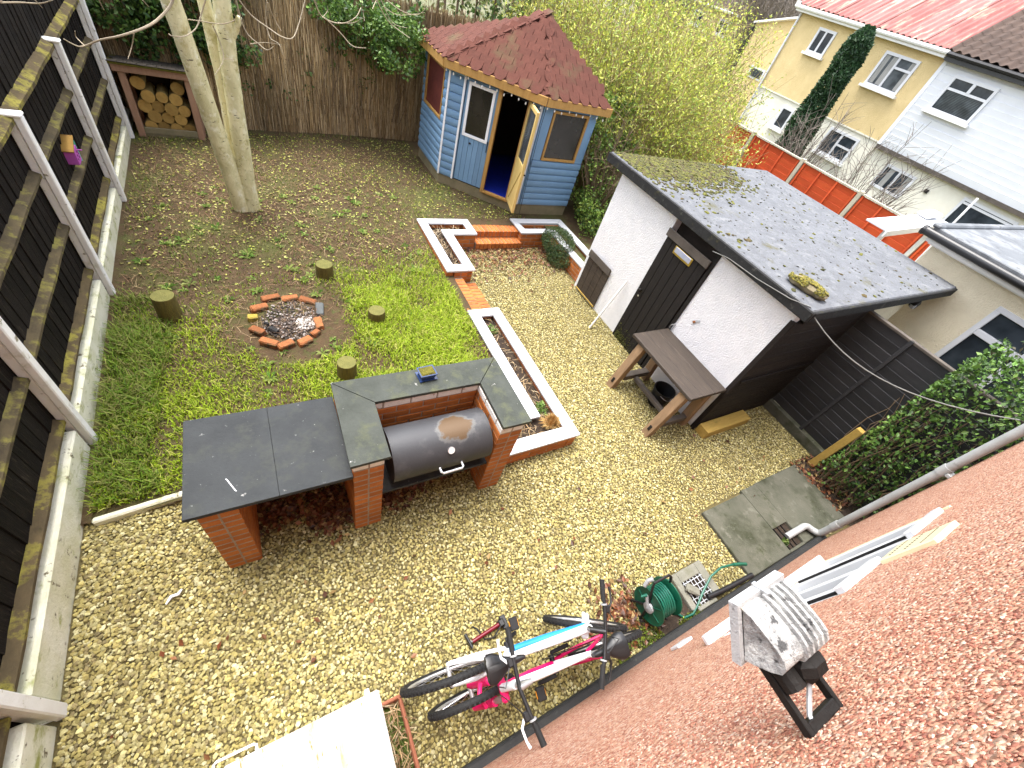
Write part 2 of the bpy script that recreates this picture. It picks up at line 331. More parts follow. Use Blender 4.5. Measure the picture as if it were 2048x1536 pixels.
mat('cabinet_top', (.5, .49, .45), (.44, .43, .38), 3, .55, .2, 60, lo=.4, hi=.6, spots=(((.36, .26, .1), 5, .52, .68, (3, .5, 1)), ((.25, .13, .03), 9, .58, .66, (3, .7, 1)), ((.2, .12, .05), 40, .64, .68)))
mat('terracotta', (.27, .1, .055), (.21, .075, .04), 8, .8, .2, 60)
mat('red_fence', (.56, .09, .026), (.46, .066, .02), 3, .85, .5, 30, (1, 1, 5), rnd=.12, spots=(((.58, .11, .04), 6, .6, .8),))
mat('black_fence', (.022, .022, .024), (.034, .034, .036), 4, .8, .6, 30, (1, 1, 4), rnd=.25, spots=(((.07, .07, .07), 16, .68, .78),))
mat('old_fence', (.055, .045, .035), (.035, .03, .024), 5, .9, .5, 30)
mat('roof_red', (.34, .14, .125), (.24, .075, .068), .8, .85, .3, 20, (1, 3.2, 1), rnd=.3, spots=(((.46, .37, .27), 1.6, .54, .68, (.25, 3, 1)),))
mat('roof_tile', (.075, .05, .038), (.045, .031, .025), 4, .9, .4, 20, rnd=.15)
mat('roof_lead', (.13, .14, .15), (.085, .092, .1), 2, .7, .3, 20, spots=(((.22, .23, .24), 1.3, .5, .65), ((.06, .06, .06), 6, .58, .68)))
mat('gutter_black', (.014, .014, .015), (.02, .02, .021), 5, .35, 0, spec=.5)
mat('fascia_white', (.76, .76, .74), (.68, .68, .65), 3, .5, 0)
mat('bird_green', (.1, .5, .36), (.08, .42, .3), 6, .6, 0); mat('bird_pink', (.45, .1, .42), (.38, .08, .36), 6, .6, 0)
mat('bird_roof', (.4, .24, .05), (.24, .12, .03), 7, .7, .2, 40)
mat('ash', (.09, .065, .05), (.04, .03, .024), 14, .95, .9, 70, spots=(((.5, .48, .45), 16, .62, .7),))
mat('charcoal', (.012, .012, .013), (.02, .02, .02), 20, .8, .5, 60)
mat('old_brick', (.27, .1, .035), (.19, .065, .026), 9, .9, .8, 50, rnd=.35, lo=.4, hi=.6, spots=(((.12, .085, .035), 9, .5, .64), ((.03, .025, .022), 7, .56, .66)), obj=True)
mat('grey_brick', (.1, .11, .11), (.06, .065, .065), 8, .9, .6, 50, spots=(((.2, .08, .03), 8, .58, .66),), obj=True)
mat('yellow_brick', (.3, .23, .04), (.22, .17, .03), 8, .9, .5, 50, spots=(((.05, .05, .04), 12, .58, .66),), obj=True)
mat('pot_blue', (.02, .045, .13), (.015, .03, .09), 8, .2, 0, spec=.6)
mat('ground_far', (.12, .13, .06), (.08, .08, .04), .6, .95, .5, 8, spots=(((.16, .14, .1), .4, .5, .7),))
mat('rope_white', (.7, .7, .68), (.6, .6, .58), 8, .7, 0); mat('cable', (.16, .16, .15), (.12, .12, .11), 8, .6, 0)
mat('letter_plate', (.35, .4, .6), (.5, .52, .6), 14, .3, 0, metal=.4); mat('brass', (.5, .36, .06), (.4, .28, .05), 14, .35, 0, metal=.6)
mat('skirting_grey', (.42, .44, .46), (.36, .38, .4), 4, .6, 0)
mat('bulb', (.8, .78, .72), (.75, .73, .68), 4, .2, 0, spec=.6)
mat('curtain', (.36, .36, .34), (.2, .2, .19), 9, .9, .1, 20, (1, 6, .3))
glass('pane_dark'); glass('pane_grey', (.05, .056, .06), .1); glass('pane_cabin', (.012, .01, .008), .25)
def mat_pebbledash():
    m = MATS['pebbledash']; nt = m.node_tree; p = nt.nodes['Principled BSDF']; v = _vec(nt)
    vo = _n(nt, 'ShaderNodeTexVoronoi'); vo.inputs['Scale'].default_value = 95; nt.links.new(v, vo.inputs['Vector'])
    rp = _n(nt, 'ShaderNodeValToRGB'); e = rp.color_ramp.elements
    e[0].position = 0; e[0].color = (.22, .08, .055, 1); e[1].position = 1; e[1].color = (.6, .46, .37, 1)
    for ps, c in ((.15, (.32, .13, .085, 1)), (.4, (.43, .21, .135, 1)), (.65, (.47, .27, .175, 1)), (.85, (.51, .33, .235, 1))):
        k = e.new(ps); k.color = c
    sx = _n(nt, 'ShaderNodeSeparateColor'); nt.links.new(vo.outputs['Color'], sx.inputs[0]); nt.links.new(sx.outputs[0], rp.inputs[0])
    c = _mix(nt, _noise(nt, v, 48, 3, .75, .52, .8), rp.outputs[0], (.27, .1, .065)); c = _mix(nt, _noise(nt, v, 37, 3, .75, .56, .85), c, (.52, .36, .27))
    nt.links.new(c, p.inputs['Base Color'])
    b = _n(nt, 'ShaderNodeBump'); b.inputs['Strength'].default_value = 1; b.inputs['Distance'].default_value = .006; b.invert = True
    nt.links.new(vo.outputs['Distance'], b.inputs['Height']); nt.links.new(b.outputs[0], p.inputs['Normal'])
mat_pebbledash()
def mat_drum():
    m = MATS['steel_drum']; nt = m.node_tree; p = nt.nodes['Principled BSDF']
    old = p.inputs['Base Color'].links[0].from_socket
    # one rusty patch with a ragged rim on the lid
    g = _n(nt, 'ShaderNodeNewGeometry'); sp = _n(nt, 'ShaderNodeVectorMath', operation='DISTANCE'); mp = _n(nt, 'ShaderNodeMapping'); mp.inputs['Scale'].default_value = (.8, 1, .7)
    nt.links.new(g.outputs['Position'], mp.inputs[0]); nt.links.new(mp.outputs[0], sp.inputs[0]); sp.inputs[1].default_value = (1.10*.8, 1.72, .955*.7)
    nz = _noise(nt, _vec(nt), 14, 5, .65); ad = _n(nt, 'ShaderNodeMath', operation='MULTIPLY_ADD'); nt.links.new(nz, ad.inputs[0]); ad.inputs[1].default_value = .12
    nt.links.new(sp.outputs['Value'], ad.inputs[2])
    for lo, hi, c in ((.2, .185, (.1, .1, .097)), (.18, .165, (.085, .05, .022))):
        r = _n(nt, 'ShaderNodeMapRange'); r.inputs[1].default_value = lo; r.inputs[2].default_value = hi; nt.links.new(ad.outputs[0], r.inputs[0])
        old = _mix(nt, r.outputs[0], old, c)
    nt.links.new(old, p.inputs['Base Color'])
mat_drum()
# ---------------------------------------------------------------- ground
def sheet(name, x0, x1, y0, y1, z, m, nx=1, ny=1, fn=None, keep=None):
    xs = np.linspace(x0, x1, nx+1); ys = np.linspace(y0, y1, ny+1); X, Y = np.meshgrid(xs, ys, indexing='ij')
    Z = fn(X, Y) if fn else np.full(X.shape, z)
    V = np.stack([X, Y, Z], 2).reshape(-1, 3); I, J = np.meshgrid(np.arange(nx), np.arange(ny), indexing='ij'); a = (I*(ny+1)+J).ravel()
    F = np.stack([a, a+ny+1, a+ny+2, a+1], 1)
    if keep is not None:
        cx = (X[:-1, :-1]+X[1:, 1:]).ravel()/2; cy = (Y[:-1, :-1]+Y[1:, 1:]).ravel()/2; F = F[keep(cx, cy)]
    return tag(np_mesh(name, V, F, m, None, None, True), kind='structure')
sheet('ground', -60, 120, -40, 140, -.35, 'ground_far', 4, 4)
sheet('gravel_bed', -1.6, 6.3, -.4, 6.0, .004, 'gravel_bed', 8, 8)
def lawn_keep(x, y): return (y > 2.2) & ((x < 2.3) | (y > 6.1) | ((x > 4.75) & (y > 4.6)))
sheet('lawn', -1.6, 9.5, 2.2, 12.5, 0, 'lawn_soil', 90, 90, lz, lawn_keep)
sheet('soil_bed', 5.65, 6.25, -1.5, .55, .012, 'soil')
def in_rect(x, y, r): return (x > r[0]) & (x < r[1]) & (y > r[2]) & (y < r[3])
# gravel stones
g = .0185; X, Y = np.meshgrid(np.arange(-1.5, 6.2, g), np.arange(-.32, 5.9, g)); X = X.ravel()+RNG.uniform(-.5, .5, X.size)*g; Y = Y.ravel()+RNG.uniform(-.5, .5, Y.size)*g
ok = ((Y < 2.25) & (X < 4.56)) | ((X > 2.66) & (X < 4.62) & (Y < 5.78)) | ((Y < 1.48) & (X < 6.12))
for r in ((2.3, 2.68, 1.72, 4.0), (1.66, 2.7, 1.72, 2.3), (2.2, 2.66, 4.7, 6), (2.4, 3.1, 5.74, 6), (3.72, 5.68, -.32, .5), (2.86, 3.29, -.3, .1), (5.62, 6.2, -.4, .5), (-.62, .13, -.35, .26), (.14, .28, -.35, .24),
          (4.6, 5, 4.5, 6), (3.1, 4.65, 5.75, 6), (2.3, 2.69, 4.0, 4.8), (-.64, -.44, 1.55, 2.2), (.28, .48, 1.55, 2.2), (1.44, 1.64, 1.55, 2.2)):
    ok &= ~in_rect(X, Y, r)
ok &= ~((Y < -.12+.1*fnoise(X, Y, 3, 4)) & (X > 2.25) & (X < 3.0))
X, Y = X[ok], Y[ok]; n = len(X); print('gravel', n)
big = .0083+.0033*fnoise(X, Y, .9, 3)+np.clip((-.2-X)*.002, 0, .003)
P = np.stack([X, Y, .006+RNG.random(n)*.011], 1)
tag(stones('gravel', P, big*(.75+.6*RNG.random(n)), [(.33, .28, .1), (.28, .235, .08), (.38, .34, .155), (.25, .205, .07), (.43, .395, .22), (.21, .172, .062), (.31, .27, .12), (.29, .25, .1), (.18, .145, .065)], flat=.55, jit=.2), 'pale yellow angular gravel spread over the yard', 'gravel', kind='stuff')
# a paler washed patch of stones along the shed and bench
# grass
def grass(name, n, x0, x1, y0, y1, dens, hgt, cols, label):
    X = RNG.uniform(x0, x1, n); Y = RNG.uniform(y0, y1, n); d = dens(X, Y); k = RNG.random(n) < d; X, Y = X[k], Y[k]; d = d[k]; n = len(X)
    a = RNG.random(n)*6.283; h = hgt*(.5+.9*RNG.random(n))*(.6+.6*d); wd = .0028+.003*RNG.random(n); ln = h*(.3+.9*RNG.random(n))
    Z = lz(X, Y); B = np.stack([X, Y, Z], 1); sd = np.stack([-np.sin(a), np.cos(a), 0*a], 1); f = np.stack([np.cos(a), np.sin(a), 0*a], 1); up = np.array([0, 0, 1.])
    p1 = B+f*(ln*.35)[:, None]+up*(h*.65)[:, None]; p2 = B+f*ln[:, None]+up*h[:, None]
    V = np.stack([B-sd*wd[:, None], B+sd*wd[:, None], p1+sd*(wd*.8)[:, None], p1-sd*(wd*.8)[:, None], p2], 1).reshape(-1, 3); b = np.arange(n)[:, None]*5
    F = np.concatenate([b+[0, 1, 2], b+[0, 2, 3], b+[3, 2, 4]], 0); print(name, n)
    return tag(np_mesh(name, V, F, 'grass', None, np.repeat(palette(n, cols, .2), 5, 0)), label, 'grass', kind='stuff')
def sm(a, b, x): t = np.clip((x-a)/(b-a), 0, 1); return t*t*(3-2*t)
def pit(x, y): return np.hypot((x-.13)/1., (y-4.15)/1.)
def lush(x, y):
    d = .4+.6*sm(-.2, 1.0, x)
    d = d*(1-sm(4.2, 5.6, y+.35*(1.5-x)*.6))
    front = (1-sm(2.9, 3.9, y))*.75; d = np.maximum(d, front)
    d = d*np.clip(.02+1.75*fnoise(x, y, 2.2, 5)*(.4+.9*fnoise(x, y, 6, 6)), 0, 1)
    d = d*sm(.55, .8, pit(x, y)+.25*(fnoise(x, y, 4, 8)-.5)*1.0)
    return np.clip(np.where(x > 2.22, 0, d), 0, 1)
grass('grass', 150000, -1.48, 2.22, 2.28, 6.3, lush, .055, [(.23, .33, .015), (.29, .39, .02), (.18, .27, .012), (.35, .42, .04), (.26, .36, .025), (.38, .37, .1)], 'bright green short grass on the front half of the lawn')
def sparse(x, y):
    d = .25+.6*sm(.4, .7, fnoise(x, y, 1.6, 15)); d = d*sm(.5, .62, pit(x, y))
    ok_ = ((x < 2.2) | ((y > 6.25) & ~((x > 3.0) & (y > 6.45+ (4.3-x)*.9) ) & (x < 4.3))); return np.where(ok_, d*.5, 0)
grass('grass', 80000, -1.48, 5.0, 3.0, 9.4, sparse, .04, [(.14, .17, .03), (.2, .18, .07), (.12, .19, .02), (.24, .2, .09), (.18, .23, .03)], 'thin mossy grass over the bare brown back lawn')
def tall(x, y): return np.where((x < -1.15+.3*fnoise(x, y, 2, 2)), .8*fnoise(x, y, 2.5, 33), 0)*(y < 4.8)
grass('grass', 16000, -1.47, -.85, 2.3, 4.9, tall, .11, [(.1, .18, .015), (.16, .22, .03), (.2, .2, .06)], 'long grass along the foot of the tall fence')
# dead straw, moss tufts and fallen leaves
n = 8500; X = RNG.uniform(-1.45, 4.6, n); Y = RNG.uniform(4.2, 9.3, n)
k = (sm(4.4, 6.2, Y) > RNG.random(n)) & ((X < 2.18) | (Y > 6.3)) & ~((X > 3.0) & (Y > 7.6-(X-3.07)*.92)); X, Y = X[k], Y[k]
tag(leaves('leaf_litter', np.stack([X, Y, lz(X, Y)+.012], 1), .036, [(.38, .38, .07), (.3, .32, .05), (.22, .15, .05), (.44, .43, .13), (.12, .075, .03), (.28, .33, .06)], up=2.2, asp=.6), 'small fallen yellow leaves scattered over the back lawn', 'leaves', kind='stuff')
n = 900; X = RNG.uniform(2.72, 4.6, n); Y = 5.72-np.abs(RNG.normal(size=n))*.45; k = (Y > 4.3); X, Y = X[k], Y[k]
n2 = 260; X = np.r_[X, RNG.normal(2.2, .16, n2)]; Y = np.r_[Y, RNG.normal(.02, .12, n2)]; n3 = 420; X = np.r_[X, RNG.uniform(-.3, 1.4, n3)]; Y = np.r_[Y, RNG.uniform(1.75, 2.1, n3)]
n6 = 700; X = np.r_[X, RNG.normal(.12, .09, n6), RNG.normal(.66, .12, n6//2), RNG.normal(-.3, .1, n6//3)]; Y = np.r_[Y, RNG.normal(1.78, .1, n6), RNG.normal(1.78, .08, n6//2), RNG.normal(1.9, .08, n6//3)]
n4 = 70; X = np.r_[X, RNG.uniform(-1.3, 5.4, n4)]; Y = np.r_[Y, RNG.uniform(.2, 1.5, n4)]; n5 = 300; X = np.r_[X, RNG.uniform(5.6, 6.1, n5)]; Y = np.r_[Y, RNG.uniform(-.2, .55, n5)]
tag(leaves('leaf_litter', np.stack([X, Y, RNG.random(len(X))*.02+.03], 1), .05, [(.12, .045, .02), (.2, .09, .04), (.07, .03, .016), (.3, .2, .08), (.16, .05, .02)], up=1.6, asp=.65), 'brown dead leaves blown into corners of the gravel', 'leaves', kind='stuff')
def straw(name, n, x0, x1, y0, y1, dens, L, cols, label, z=lz):
    X = RNG.uniform(x0, x1, n); Y = RNG.uniform(y0, y1, n); k = RNG.random(n) < dens(X, Y); X, Y = X[k], Y[k]; n = len(X); a = RNG.random(n)*6.283; l = L*(.4+RNG.random(n)); B = np.stack([X, Y, z(X, Y)+.01], 1)
    d = np.stack([np.cos(a), np.sin(a), RNG.random(n)*.35], 1)*l[:, None]; s = np.stack([-np.sin(a), np.cos(a), 0*a], 1)*.0022; mid = B+d*.5+np.array([0, 0, .01])
    V = np.stack([B-s, B+s, mid+s, mid-s, B+d], 1).reshape(-1, 3); b = np.arange(n)[:, None]*5
    return tag(np_mesh(name, V, np.concatenate([b+[0, 1, 2], b+[0, 2, 3], b+[3, 2, 4]], 0), 'grass', None, np.repeat(palette(n, cols, .2), 5, 0)), label, 'straw', kind='stuff')
straw('dead_grass', 7000, -1.45, 2.2, 3.2, 8.8, lambda x, y: (.15+.85*sm(.35, .7, fnoise(x, y, 1.3, 41)))*sm(3.4, 4.6, y+.4*(0-x)), .12, [(.2, .11, .06), (.25, .16, .085), (.14, .075, .04), (.34, .25, .14)], 'dry brown stalks lying over the bare lawn')
# broad leaved weeds
def weed(x, y, r, n, cols):
    V, F = [], []
    mb = MB(); z = float(lz(x, y))
    for i in range(n):
        a = 6.283*i/n+random.uniform(-.3, .3); l = r*random.uniform(.6, 1.1); w_ = l*.16; dx, dy = math.cos(a), math.sin(a); up = l*random.uniform(.25, .6)
        p0 = Vector((x, y, z)); p1 = Vector((x+dx*l*.55, y+dy*l*.55, z+up)); p2 = Vector((x+dx*l, y+dy*l, z+up*.8)); s = Vector((-dy, dx, 0))*w_
        mb.add([p0, p1+s, p2, p1-s], [(0, 1, 2), (0, 2, 3)])
    c = np.repeat(palette(n, cols, .15), 4, 0)
    return np.array(mb.v), np.array(mb.f), c
VV, FF, CC, o = [], [], [], 0
for i in range(150):
    x, y = random.uniform(-1.3, 2.1), random.uniform(2.4, 7.4)
    if pit(x, y) < .5: continue
    v, f, c = weed(x, y, random.uniform(.04, .1), random.randint(6, 11), [(.2, .3, .06), (.26, .34, .1), (.12, .22, .04), (.32, .36, .12)]); VV.append(v); FF.append(f+o); CC.append(c); o += len(v)
tag(np_mesh('lawn_weeds', np.concatenate(VV), np.concatenate(FF), 'grass', None, np.concatenate(CC)), 'pale green rosette weeds dotted through the lawn', 'weeds', kind='stuff')
# moss beside the wall by the drain
n = 5000; X = RNG.uniform(1.95, 3.0, n); Y = -.33+np.abs(RNG.normal(size=n))*.13; k = (fnoise(X, Y, 5, 19) > .4) & (Y < .05); X, Y = X[k], Y[k]
tag(leaves('moss', np.stack([X, Y, RNG.random(len(X))*.03+.012], 1), .022, [(.1, .15, .012), (.16, .2, .02), (.06, .08, .012), (.08, .06, .03)], up=.8), 'bright green moss at the foot of the pink wall', 'moss', kind='stuff')
sheet('soil_patch', 2.2, 3.0, -.33, -.08, .01, 'soil')
# ---------------------------------------------------------------- tall fence on the left: painted posts, split rails, upright boards
FX = -1.5; PY = [-.96, 1.0, 2.96, 4.92, 6.88, 8.84]
t = thing('fence', 'tall black board fence with white posts and mossy rails beside the lawn', 'fence', (FX, 4, 0))
BD = MB().box((0, 0, 0), (1, 1, 1), None, .02); 
bo_ = BD.build('board', 'fence_board', None); bme = bo_.data; bpy.data.objects.remove(bo_)
y = -2.3; i = 0
while y < 9.7:
    wd = random.uniform(.118, .132); h = 2.55+random.uniform(-.015, .015)
    place('board', bme, t, (FX-.118+random.uniform(-.004, .004), y+wd/2, .1+(h+.2)/2), (0, 0, math.radians(3)), (.014, wd*1.16, h+.2)); y += wd; i += 1
for a, b in zip(PY[:-1]+[8.84], PY[1:]+[10.2]):
    g0 = lz(FX, (a+b)/2)-.06 if a > 2 else -.05
    MB().b2((FX-.108, a+.06, g0), (FX-.028, b-.06, .31), .01).build('gravel_board', 'gravel_board', t)
    for j, z in enumerate((.40, .88, 1.35, 1.77)):
        r = MB(); n = 7; pts = []
        for k in range(n+1):
            f = k/n; yy = a+.035+(b-a-.07)*f; jz = .003*math.sin(k*2.1+a*3+j); e = 1+.05*math.sin(k*1.7+j)
            pts.append((yy, jz, e))
        o = len(r.v); R_ = .047 if j == 3 else .038
        for yy, jz, e in pts:
            r.v += [(FX-.11, yy, z+jz+R_*1.15*e), (FX-.11, yy, z+jz-R_*1.15*e), (FX-.11+R_*1.5*e, yy, z+jz-R_*.35), (FX-.11+R_*1.5*e, yy, z+jz+R_*.35)]
        for k in range(n):
            for q_ in range(4): r.f.append((k*4+q_, k*4+(q_+1) % 4, k*4+4+(q_+1) % 4, k*4+4+q_))
        r.f += [(0, 3, 2, 1), (n*4, n*4+1, n*4+2, n*4+3)]
        r.build('rail', 'rail' if j in (3, 0) else 'rail_dark', t)
for a in PY:
    g0 = (lz(FX, a) if a > 2 else 0)-.05
    p = MB(); p.b2((FX-.04, a-.038, g0), (FX+.015, a+.038, 1.80), .008); p.b2((FX-.1, a-.028, g0), (FX-.042, a+.028, 1.79), .006)
    po = p.build('post', 'white_paint', t)
    MB().b2((FX-.15, a-.05, 1.80), (FX+.02, a+.05, 1.825), .008).build('post_cap', 'white_paint', po)
# bird box
t = thing('bird_box', 'small pink and green wooden bird box hung on the black fence', 'bird box', (FX-.09, 5.95, 1.0))
bx, by, bz = FX-.085, 5.95, 1.0
MB().b2((bx-.05, by-.07, bz), (bx+.06, by+.065, bz+.15), .004).build('box', 'bird_pink', t)
MB().b2((bx-.05, by+.067, bz-.015), (bx+.06, by+.08, bz+.2), .003).build('side', 'bird_green', t)
MB().beam((bx, by-.10, bz+.14), (bx, by+.09, bz+.225), .13, .012).build('roof', 'bird_roof', t)
MB().cyl((bx+.06, by+.04, bz+.11), (bx+.10, by+.04, bz+.11), .006, n=8).build('perch', 'bird_pink', t)
f_ = MB()
for k in range(6): f_.box((bx+.0615, by-.045+.02*k, bz+.05+.03*(k % 3)), (.003, .012, .02), None, .001)
f_.build('painted_marks', 'black_plastic', t)
# ---------------------------------------------------------------- reed screen at the back, with ivy
t = thing('reed_screen', 'brown reed screen fence along the back of the lawn', 'screen', (1, 9.5, .12))
n = 4600; X = np.sort(RNG.uniform(-1.55, 5.2, n)); Y = 9.495+RNG.normal(size=n)*.014; Z0 = lz(X, Y)-.05; Z1 = 2.5+RNG.normal(size=n)*.04; r = .0025+.0028*RNG.random(n); lean = RNG.normal(size=n)*.05
brk = RNG.random(n) < .6; Z1 = np.where(brk, .5+RNG.random(n)*1.6, Z1)
a = np.array([0, 2.094, 4.189]); c0 = np.stack([X[:, None]+r[:, None]*np.cos(a), Y[:, None]+r[:, None]*np.sin(a), np.repeat(Z0[:, None], 3, 1)], 2); c1 = np.stack([X[:, None]+lean[:, None]+r[:, None]*np.cos(a), Y[:, None]+r[:, None]*np.sin(a), np.repeat(Z1[:, None], 3, 1)], 2)
V = np.concatenate([c0, c1], 1).reshape(-1, 3); b = np.arange(n)[:, None]*6; F = np.concatenate([b+[0, 1, 4, 3], b+[1, 2, 5, 4], b+[2, 0, 3, 5]], 0)
mat_attr('reedc', .85); tag(np_mesh('reeds', V, F, 'reedc', t, np.repeat(palette(n, [(.33, .24, .12), (.22, .15, .075), (.4, .3, .17), (.15, .105, .055), (.48, .38, .24), (.28, .19, .09)], .2), 6, 0)), kind='stuff')
# broken and frayed short reeds in front of the long ones
n = 9000; X = RNG.uniform(-1.55, 5.2, n); zc = RNG.uniform(.1, 2.3, n); ln = RNG.uniform(.15, .7, n); Y = 9.478+RNG.normal(size=n)*.008; r = .0022+.0025*RNG.random(n); dx = RNG.normal(size=n)*.05*ln
up_ = np.stack([dx, RNG.normal(size=n)*.004, ln], 1); B_ = np.stack([X, Y, zc], 1)-up_*.5; s3 = np.stack([r, 0*r, 0*r], 1)
V = np.stack([B_-s3, B_+s3, B_+up_+s3, B_+up_-s3], 1).reshape(-1, 3); b = np.arange(n)[:, None]*4; bl_ = (.45+1.1*fnoise(X, zc, 1.6, 51))[:, None]
tag(np_mesh('frayed_reeds', V, b+[0, 1, 2, 3], 'reedc', t, np.repeat(np.clip(palette(n, [(.3, .21, .1), (.24, .165, .08), (.36, .27, .15), (.16, .11, .055), (.42, .33, .2)], .2)*bl_, .01, .9), 4, 0)), kind='stuff')
MB().b2((-1.58, 9.52, .05), (5.2, 9.56, 2.45)).build('backing_panel', 'reed', t)
for z in (.75, 1.35, 1.95): MB().cyl((-1.55, 9.478, z), (5.2, 9.478, z), .004, n=5).build('wire', 'twig_brown', t)
IVY = [(.03, .075, .016), (.05, .11, .02), (.08, .15, .03), (.025, .05, .014), (.11, .19, .04)]
def cloud(n, c, s, shell=.0):
    v = RNG.normal(size=(n, 3)); v /= np.linalg.norm(v, axis=1)[:, None]; rr = RNG.random(n)**(1/3 if not shell else .15)
    return np.array(c)+v*rr[:, None]*np.array(s)
def clumps(n, boxes, cr, per):
    out = []
    for (lo, hi, k) in boxes:
        C = RNG.uniform(lo, hi, size=(k, 3))
        for c in C: out.append(cloud(per, c, np.array(cr)*(.6+.8*RNG.random())))
    return np.concatenate(out)
t = thing('ivy', 'dark green ivy hanging over the reed screen above the log store', 'ivy', (-.6, 9.5, .15))
P = clumps(0, [((-1.5, 9.15, 1.35), (.4, 9.5, 2.3), 60), ((-1.3, 9.3, 1.1), (.2, 9.5, 1.5), 16)], (.2, .16, .17), 70)
leaves('leaves', P, .065, IVY, parent=t, up=.4, asp=.7)
mb = MB()
for k in range(26):
    x = random.uniform(-1.4, .5); p = [Vector((x, 9.46, random.uniform(.2, 1.2)))]
    for j in range(5): p.append(p[-1]+Vector((random.uniform(-.1, .1), random.uniform(-.03, .02), .28)))
    mb.tube(p, .006, 4)
mb.build('stem', 'twig_brown', t)
t = thing('ivy', 'bright green ivy trailing over the reed screen beside the blue cabin', 'ivy', (2.6, 9.4, .2))
P = clumps(0, [((1.3, 8.7, 1.9), (3.0, 9.5, 2.5), 44), ((2.2, 8.3, 1.75), (3.0, 9.2, 2.45), 34), ((1.7, 9.3, 1.5), (2.6, 9.48, 2.1), 14)], (.17, .15, .15), 64)
leaves('leaves', P, .062, [(.06, .13, .02), (.1, .19, .03), (.15, .24, .05), (.04, .09, .018)], parent=t, up=.4, asp=.65)
mb = MB()
for k in range(16):
    x = random.uniform(1.4, 2.9); p = [Vector((x, 9.45, .6))]
    for j in range(5): p.append(p[-1]+Vector((random.uniform(-.1, .1), random.uniform(-.12, .0), .32)))
    mb.tube(p, .006, 4)
mb.build('stem', 'twig_brown', t)
t = thing('ivy', 'thin scattered ivy sprigs on the middle of the reed screen', 'ivy', (.7, 9.45, .3))
P = clumps(0, [((-.1, 9.43, .8), (2.4, 9.47, 1.7), 16)], (.1, .04, .13), 16); leaves('leaves', P, .05, IVY+[(.12, .2, .05)], parent=t)
mb = MB()
for k in range(7):
    x = -.1+k*.35; mb.tube([(x, 9.47, .25), (x+.06, 9.46, .8), (x-.03, 9.46, 1.3), (x+.05, 9.46, 1.8)], .004, 4)
mb.build('stem', 'twig_brown', t)
# ---------------------------------------------------------------- log store
LX0, LX1, LY, LZ0, LZ1 = -1.42, -.56, 8.88, .15, 1.02
t = thing('log_store', 'low wooden log store with a mossy felt roof in the back corner', 'log store', (-1, 9.1, .14))
for x in (LX0+.04, LX1-.04): MB().b2((x-.042, LY, LZ0-.06), (x+.042, LY+.09, LZ1), .005).build('post', 'timber_pink', t)
for x in (LX0+.04, LX1-.04): MB().b2((x-.04, LY+.4, LZ0-.06), (x+.04, LY+.48, LZ1-.1), .005).build('post', 'timber_pink', t)
MB().b2((LX0-.05, LY-.035, LZ1-.01), (LX1+.07, LY-.004, LZ1+.085), .005).build('header', 'timber_pink', t)
MB().b2((LX0+.083, LY+.012, LZ0+.03), (LX1-.083, LY+.05, LZ0+.12), .004).build('front_rail', 'timber_grey', t)
MB().b2((LX0, LY+.485, LZ0), (LX1, LY+.5, LZ1-.06)).build('back_panel', 'interior', t)
for x in (LX0-.012, LX1+.002): MB().b2((x, LY+.1, LZ0), (x+.012, LY+.48, LZ1-.05)).build('side_panel', 'timber_pink', t)
MB().b2((LX0, LY+.02, LZ0-.03), (LX1, LY+.48, LZ0+.025)).build('floor', 'timber_grey', t)
rf = MB().beam((-.99, LY-.07, LZ1+.10), (-.99, LY+.6, LZ1+.0), LX1-LX0+.2, .025, ch=.004).build('roof', 'moss', t)
for k in range(9):
    for j in range(4): MB().box((LX0-.02+.113*k+(.05 if j % 2 else 0), LY-.0+.15*j, LZ1+.112-.0225*j), (.108, .16, .008), Matrix.Rotation(-.148, 3, 'X'), .003).build('shingle', 'old_fence', rf)
logs = MB(); lg = MB().cyl((0, .02, 0), (0, .4, 0), .083, .08, 14).build('log', 'log_side').data; bpy.data.objects.remove(bpy.data.objects['log'])
le = MB().cyl((0, 0, 0), (0, .0205, 0), .0805, .082, 14); le = le.build('end', 'log_end').data; bpy.data.objects.remove(bpy.data.objects['end'])
rows = [[.0, .165, .33, .495], [.085, .25, .415], [.0, .165, .33, .495], [.08, .25, .42], [.0, .48]]
for j, row in enumerate(rows):
    for k, x in enumerate(row):
        X_ = LX0+.182+x; Z_ = LZ0+.11+j*.146+random.uniform(-.008, .008); s = random.uniform(.92, 1.1); yy = LY+.06+random.uniform(0, .06)
        o = place('log', lg, None, (X_, yy+.2, Z_), (0, random.uniform(-3, 3), 0), (s, 1, s)); o['_w'] = (X_, yy, Z_)
        tag(o, 'round pale log stacked end-on in the log store', 'log', 'logs stacked in the log store')
        e = bpy.data.objects.new('cut_end', le); COL.objects.link(e); e.parent = o; e.location = (0, -.198, 0)
